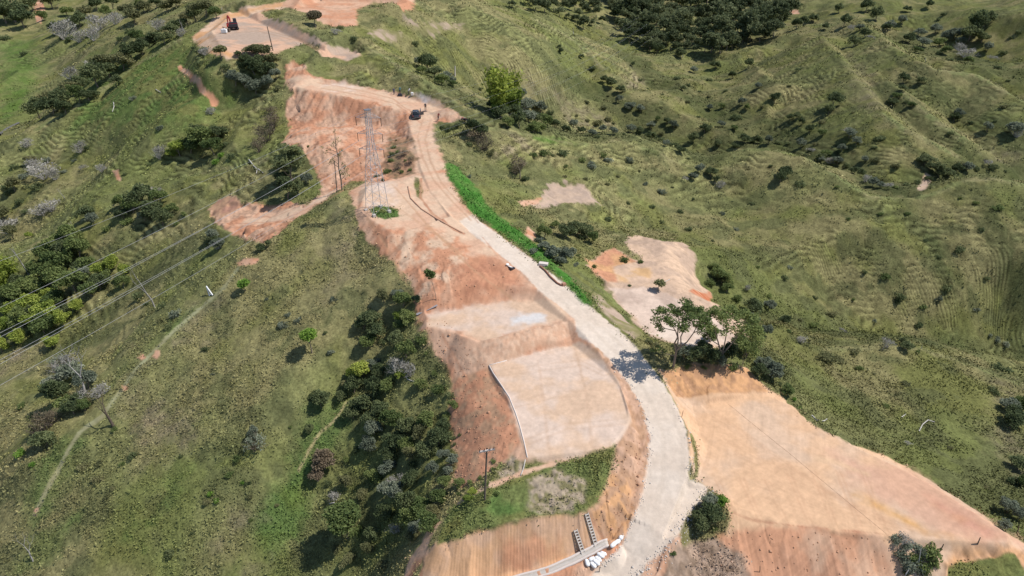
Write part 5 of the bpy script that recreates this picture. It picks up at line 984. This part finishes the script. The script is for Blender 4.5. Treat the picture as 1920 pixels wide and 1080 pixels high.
# white sign, slab and edging by the road
b = hit(957, 503); e_ = empty("white_board", b, R(25)); tag(e_, "white folded board with a dark base at the left road edge", "board"); bm_obj("panel", [((0, .15, .22), (.35, 1.1, .05), (R(-12), R(15), 0)), ((-.1, .75, .34), (.4, .4, .05), (R(10), 0, 0))], WHITE, e_, bev=.01); bm_obj("base", [((.15, -.35, .12), (.75, .45, .22), (0, R(6), R(20)))], DARKP, e_, bev=.02)
b = hit(1019, 497); o = bm_obj("concrete_slab", [((0, 0, .22), (1.35, .75, .32), (0, 0, R(-14))), ((-.2, -.1, .02), (1.1, .6, .3), (0, 0, R(-14)))], PCONC, None, b, bev=.02); tag(o, "pale concrete slab at the right road edge above the green strip", "slab")
ps_ = gpath([(1012, 500), (1022, 508), (1032, 520), (1045, 532), (1053, 536)], 3); tag(ribbon(ps_, .18, .22, "edging_boards", REDW), "dark reddish edging boards along the right road edge", "edging")
b = hit(1057, 535); tag(bm_obj("clay_block", [((0, 0, .18), (.6, .5, .45), (0, 0, R(30)), .85)], simple("fired_clay", (.42, .22, .15), .9), None, b, bev=.04), "orange clay block at the lower end of the edging boards", "block")
a_, b_2 = hit(781, 591), hit(820, 573); d_ = b_2 - a_; o = bm_obj("metal_sheet", [((d_ * .5 + Vector((0, 0, .12)))[:], (d_.length, .5, .03), Vector((1, 0, 0)).rotation_difference(d_.normalized()).to_euler())], simple("grey_sheet", (.45, .44, .45), .5, .3), None, a_); tag(o, "narrow grey metal sheet lying on the reddish slope", "sheet")
cb_ = gpath([(1366, 758), (1420, 802), (1480, 850), (1540, 900), (1600, 950), (1662, 1001)], 8, .0); tag(chain_obj("cable_on_ground", [p[:] for p in cb_], .018, simple("brown_hose", (.30, .18, .12), .8), None, 5), "thin dark line across the large right-hand pad", "hose")  # thin dark line over the pad, drawn as a narrow brown tube
b = hit(797, 209); tag(bm_obj("plank", [((.5, 0, .08), (2.2, .25, .1), (0, 0, R(-4)))], simple("pale_plank", (.45, .36, .30), .8), None, b), "long plank on the ground right of the car", "plank")
# loose stones along the gravel edge: too many to count
g = np.random.default_rng(9); V_, Q_ = [], []; edge = [(1120, 1068), (1160, 1032), (1184, 985), (1205, 930), (1216, 870), (1218, 820), (1208, 770), (1183, 725), (1152, 685)]; edge2 = [(1190, 1079), (1210, 1062), (1250, 1027), (1275, 1002), (1290, 967), (1318, 937), (1330, 918)]; edge3 = [(1310, 903), (1292, 898), (1294, 860), (1288, 810), (1270, 765), (1245, 720)]
cube = np.array([(-1, -1, -1), (1, -1, -1), (1, 1, -1), (-1, 1, -1), (-1, -1, 1), (1, -1, 1), (1, 1, 1), (-1, 1, 1)], float); cq = np.array([(0, 3, 2, 1), (4, 5, 6, 7), (0, 1, 5, 4), (1, 2, 6, 5), (2, 3, 7, 6), (3, 0, 4, 7)])
for ed, n in ((edge, 260), (edge2, 300), (edge3, 60)):
    for _ in range(n):
        t = g.uniform(0, len(ed) - 1.001); i = int(t); f = t - i; sp = 4 + 8 * (ed is edge2); p = hit(ed[i][0] * (1 - f) + ed[i + 1][0] * f + g.normal(0, sp), ed[i][1] * (1 - f) + ed[i + 1][1] * f + g.normal(0, 3)); s = g.uniform(.02, .065) * (1.8 if g.random() < .12 else 1)
        c = cube * g.uniform(.6, 1.1, (8, 3)) * s * (1, 1, .6); a = g.uniform(0, 6.28); rm = np.array([[math.cos(a), -math.sin(a), 0], [math.sin(a), math.cos(a), 0], [0, 0, 1]]); Q_.append(cq + len(V_) * 8); V_.append(c @ rm.T + np.array(p) + (0, 0, s * .3))
o = link("gravel_stones", bulk_mesh("gravel_stones", np.concatenate(V_), np.concatenate(Q_), (simple("pale_stone", (.60, .54, .48), .9),))); o["kind"] = "stuff"; o["label"] = "loose pale stones along the gravel road edges"; o["category"] = "stones"
# clods of earth on the fill slopes
V_, Q_ = [], []
for (poly, n) in ((pp("785,600 860,600 870,640 915,690 945,745 970,830 930,875 870,915 858,870 845,790 850,740 825,670"), 700), (pp("680,420 760,430 900,480 1000,540 850,580 790,570 740,490"), 450), (pp("540,200 760,240 770,320 600,350 580,290"), 500), (pp("1100,960 1140,890 1186,800 1210,850 1190,960 1140,1015"), 260), (pp("1345,1000 1500,990 1660,1010 1680,1079 1340,1079"), 90)):
    P2 = np.array(poly); x0, y0 = P2.min(0); x1, y1 = P2.max(0); m = 0
    while m < n:
        x, y = g.uniform(x0, x1), g.uniform(y0, y1); ins = False
        for k in range(len(poly)):
            (ax_, ay2), (bx_, by_) = poly[k], poly[(k + 1) % len(poly)]
            if (ay2 > y) != (by_ > y) and x < (bx_ - ax_) * (y - ay2) / (by_ - ay2) + ax_: ins = not ins
        m += 1
        if not ins: continue
        p = hit(x, y); s = g.uniform(.025, .075) * (2 if g.random() < .06 else 1); c = cube * g.uniform(.6, 1.1, (8, 3)) * s * (1, 1, .6); a = g.uniform(0, 6.28); rm = np.array([[math.cos(a), -math.sin(a), 0], [math.sin(a), math.cos(a), 0], [0, 0, 1]]); Q_.append(cq + len(V_) * 8); V_.append(c @ rm.T + np.array(p) + (0, 0, s * .3))
o = link("earth_clods", bulk_mesh("earth_clods", np.concatenate(V_), np.concatenate(Q_), (simple("red_earth_clod", (.46, .26, .16), .95, 0, .25),))); o["kind"] = "stuff"; o["label"] = "loose reddish earth clods on the bare slopes"; o["category"] = "clods"
# ============================================================= car
def loft(secs, name, mat, parent, smooth=True, close=True):
    """secs: list of rings (lists of xyz)"""
    V_ = [p for s in secs for p in s]; k = len(secs[0]); Q_ = [(i * k + j, i * k + (j + 1) % k, (i + 1) * k + (j + 1) % k, (i + 1) * k + j) for i in range(len(secs) - 1) for j in range(k)]
    me = bpy.data.meshes.new(name); F_ = [tuple(q) for q in Q_] + ([tuple(range(k))[::-1], tuple(range((len(secs) - 1) * k, len(secs) * k))] if close else []); me.from_pydata(V_, [], F_); me.materials.append(mat)
    if smooth:
        for p in me.polygons: p.use_smooth = True
    return link(name, me, parent)
def ring(y, w_, z0, z1, top=.92): return [(-w_, y, z0 + .08), (-w_ * .9, y, z0), (w_ * .9, y, z0), (w_, y, z0 + .08), (w_, y, (z0 + z1) * .5), (w_ * top, y, z1 - .03), (w_ * top * .8, y, z1), (-w_ * top * .8, y, z1), (-w_ * top, y, z1 - .03), (-w_, y, (z0 + z1) * .5)]
cpos = hit(780, 219); car = empty("parked_car", cpos + Vector((0, 0, .02)), R(16)); tag(car, "dark grey hatchback with its right door open on the upper dirt road", "car")
car.rotation_euler = (R(2), 0, R(10))
loft([ring(-2.08, .62, .38, .66), ring(-2.0, .78, .28, .86), ring(-1.7, .87, .22, .95), ring(-1, .89, .2, .96), ring(0, .89, .2, .95), ring(.9, .89, .2, .93), ring(1.5, .86, .22, .84), ring(1.92, .76, .26, .72), ring(2.05, .58, .34, .6)], "body", PAINTG, car)
cab = loft([ring(-1.86, .66, .88, 1.02, .9), ring(-1.5, .76, .9, 1.34, .82), ring(-.9, .80, .9, 1.46, .80), ring(0, .80, .9, 1.47, .80), ring(.45, .78, .9, 1.38, .82), ring(1.15, .68, .88, .98, .9)], "window_band", WIN, car)
loft([ring(-1.42, .60, 1.33, 1.395, .95), ring(-.9, .635, 1.42, 1.50, .95), ring(0, .635, 1.43, 1.51, .95), ring(.42, .60, 1.37, 1.42, .95)], "roof", PAINTG, car)
for s in (-1, 1):
    for y in (-1.28, 1.3):
        wh = tube_obj("wheel", [((s * .72, y, .31), (s * .90, y, .31), .31, .31)], BLACKR, car, 14); bpy.context.view_layer.update(); tube_obj("rim", [((s * .895, y, .31), (s * .93, y, .31), .19, .17)], STEEL, wh, 10)
    bm_obj("headlight", [((s * .66, 1.93, .62), (.26, .16, .14))], LAMP_, car, bev=.02); bm_obj("taillight", [((s * .70, -1.99, .74), (.18, .14, .26))], TAIL, car, bev=.02); bm_obj("mirror", [((s * .98, .72, .98), (.2, .12, .13))], PAINTG, car, bev=.02)
bm_obj("door", [((1.30, .28, .58), (.95, .06, .66), (0, 0, R(20)))], PAINTG, car, bev=.02); bm_obj("bumper", [((0, -2.07, .40), (1.35, .12, .16))], DARKP, car, bev=.02)
# ============================================================= excavator
ep = hit(438, 55); ex = empty("excavator", ep, R(25)); tag(ex, "red and black excavator parked on the upper bare platform", "excavator")
for s in (-1, 1):
    tr = loft([[(s * 1.05 + w_, y, z) for y, z in ((-1.7, .35), (-1.45, .05), (1.45, .05), (1.7, .35), (1.45, .72), (-1.45, .72))] for w_ in (-.28, .28)], "track", BLACKR, ex, False)
    for y in (-1.35, -.45, .45, 1.35): tube_obj("roller", [((s * 1.05 - .32, y, .38), (s * 1.05 + .32, y, .38), .2, .2)], DARKP, tr, 8)
bm_obj("chassis", [((0, 0, .6), (1.6, 1.8, .4))], DARKP, ex, bev=.03); bm_obj("house", [((0, -.5, 1.35), (2.5, 2.5, .95))], REDP, ex, bev=.08); bm_obj("engine_cover", [((.1, -1.15, 1.98), (2.1, 1.1, .35))], DARKP, ex, bev=.05)
cb = bm_obj("cab", [((.72, .25, 2.15), (.95, 1.5, 1.6), (0, 0, 0), .9)], DARKP, ex, bev=.06); bm_obj("window", [((.72, 1.0, 2.3), (.75, .06, 1.0))], WIN, cb); bm_obj("counterweight", [((0, -1.85, 1.3), (2.4, .4, .9))], DARKP, ex, bev=.1)
boom = chain_obj("boom", [(-.35, .9, 1.5), (-.55, 1.9, 3.0), (-.75, 3.3, 3.4), (-.85, 3.9, 3.2)], [.24, .28, .22, .18], REDP, ex, 4); tube_obj("hydraulic_ram", [((-.35, 1.1, 1.2), (-.55, 2.2, 3.2), .08, .06)], STEEL, boom, 6)
chain_obj("stick", [(-.8, 3.7, 3.4), (-.95, 3.9, 2.4), (-1.0, 3.6, 1.2)], [.16, .2, .14], REDP, ex, 4); loft([[(x, 3.2, .9), (x, 3.9, 1.3), (x, 4.1, .5), (x, 3.5, .05), (x, 3.1, .4)] for x in (-1.45, -.55)], "bucket", REDP, ex, False)
b = hit(421, 62); tag(bm_obj("white_tank", [((0, 0, .6), (1.5, 1.1, 1.0)), ((.1, 0, 1.15), (.5, .5, .25))], WHITE, None, b, bev=.12), "white box tank on the ground below the excavator", "tank"); b = hit(428, 60); tag(bm_obj("drum_crate", [((0, 0, .45), (1.1, .9, .8)), ((0, 0, .88), (1.2, 1.0, .08))], simple("dull_brown", (.14, .10, .07), .9), None, b, bev=.03), "dark brown crate between the white tank and the excavator", "crate")
# ============================================================= people
SKIN = simple("skin", (.28, .16, .10), .6)
def person(px, py, shirt, trousers, label, rz=0.0, hgt=1.7, arm=.25, bend=0.0):
    b = hit(px, py); me = bpy.data.meshes.new("person"); k = hgt / 1.7
    J = [(0, 0, .95), (0, -bend * .3, 1.2), (0, -bend * .6, 1.42), (0, -bend * .75, 1.52), (0, -bend * .9, 1.62), (.11, 0, .9), (.12, .03, .5), (.12, -.02, .08), (.13, -.16, .04), (-.11, 0, .9), (-.13, -.05, .5), (-.14, .02, .08), (-.15, -.12, .04),
         (.2, -bend * .55, 1.38), (.27, -.05 - bend * .5, 1.12), (.25, -arm - bend * .5, .92), (.24, -arm - .1 - bend * .5, .88), (-.2, -bend * .55, 1.38), (-.28, -.02 - bend * .5, 1.12), (-.28, -arm * .6 - bend * .5, .9), (-.28, -arm * .6 - .1 - bend * .5, .86)]
    E = [(0, 1), (1, 2), (2, 3), (3, 4), (0, 5), (5, 6), (6, 7), (7, 8), (0, 9), (9, 10), (10, 11), (11, 12), (2, 13), (13, 14), (14, 15), (15, 16), (2, 17), (17, 18), (18, 19), (19, 20)]
    Rr = [.15, .14, .15, .055, .10, .09, .065, .045, .04, .09, .065, .045, .04, .065, .05, .038, .035, .065, .05, .038, .035]
    me.from_pydata([(x * k, y * k, z * k) for x, y, z in J], E, []); o = bpy.data.objects.new("person", me); col.objects.link(o); md = o.modifiers.new("skin", 'SKIN')
    for v, r_ in zip(me.skin_vertices[0].data, Rr): v.radius = (r_ * k, r_ * k)
    me.skin_vertices[0].data[0].use_root = True; sb = o.modifiers.new("sub", 'SUBSURF'); sb.levels = 1; sb.render_levels = 1
    bpy.context.view_layer.update(); ev = o.evaluated_get(bpy.context.evaluated_depsgraph_get()); m2 = bpy.data.meshes.new_from_object(ev); bpy.data.objects.remove(o)
    m2.name = "person"; m2.materials.clear()
    for m in (SKIN, simple("shirt", shirt, .9), simple("trousers", trousers, .9), DARKP): m2.materials.append(m)
    for p in m2.polygons:
        z = p.center.z / k; xx = abs(p.center.x) / k; p.use_smooth = True
        p.material_index = 3 if (z > 1.66 or z < .09) else 2 if z < .93 and xx < .22 else 0 if (z > 1.48 or (xx > .2 and z < 1.08)) else 1
    o = link("person", m2, None, b - Vector((0, 0, .02))); o.rotation_euler = (0, 0, rz); return tag(o, label, "person")
person(739, 178, (.07, .08, .14), (.05, .06, .10), "person in dark blue at the left end of the upper pad's edge", R(200)); person(750, 176, (.10, .22, .22), (.04, .04, .05), "person in a teal shirt working beside the dark cover", R(160), bend=.3)
person(766, 178, (.70, .70, .68), (.05, .05, .06), "person in white bending over the pale rubble", R(100), bend=.6); person(798, 207, (.05, .05, .06), (.09, .06, .06), "person in black standing by the plank right of the car", R(10))
person(789, 216, (.20, .20, .23), (.04, .04, .05), "person in grey beside the open car door", R(270)); person(822, 225, (.35, .10, .08), (.03, .03, .04), "person in a red top at the rim right of the car", R(45), bend=.3)
b = hit(750, 180); tag(bm_obj("dark_cover", [((0, 0, .3), (1.3, .8, .6), (0, 0, 0), .6)], DARKP, None, b, bev=.1), "low dark covered heap in front of the person in teal", "heap"); b = hit(773, 179); tag(bm_obj("white_bucket", [((0, 0, .35), (.5, .5, .7), (0, 0, 0), 1.15)], WHITE, None, b, bev=.1), "white bucket at the edge of the pale rubble", "bucket")
def motorbike(px, py, rz, label):
    b = hit(px, py); e = empty("motorcycle", b, rz); tag(e, label, "motorcycle", "motorcycles by the rim right of the car")
    for y in (-.62, .62): tube_obj("wheel", [((-.05, y, .3), (.05, y, .3), .3, .3)], BLACKR, e, 14)
    chain_obj("frame", [(0, -.6, .35), (0, -.2, .6), (0, .35, .75), (0, .6, .35)], [.06, .13, .12, .05], DARKP, e); bm_obj("seat", [((0, -.3, .82), (.24, .65, .12))], BLACKR, e, bev=.03); bm_obj("fuel_tank", [((0, .2, .86), (.28, .42, .22))], REDP, e, bev=.06); tube_obj("handlebar", [((-.34, .42, 1.05), (.34, .42, 1.05), .02, .02), ((0, .42, 1.05), (0, .6, .4), .03, .03)], STEEL, e, 6)
motorbike(869, 229, R(60), "dark motorcycle on the rim, left of two"); motorbike(874, 230, R(75), "dark motorcycle on the rim, right of two")
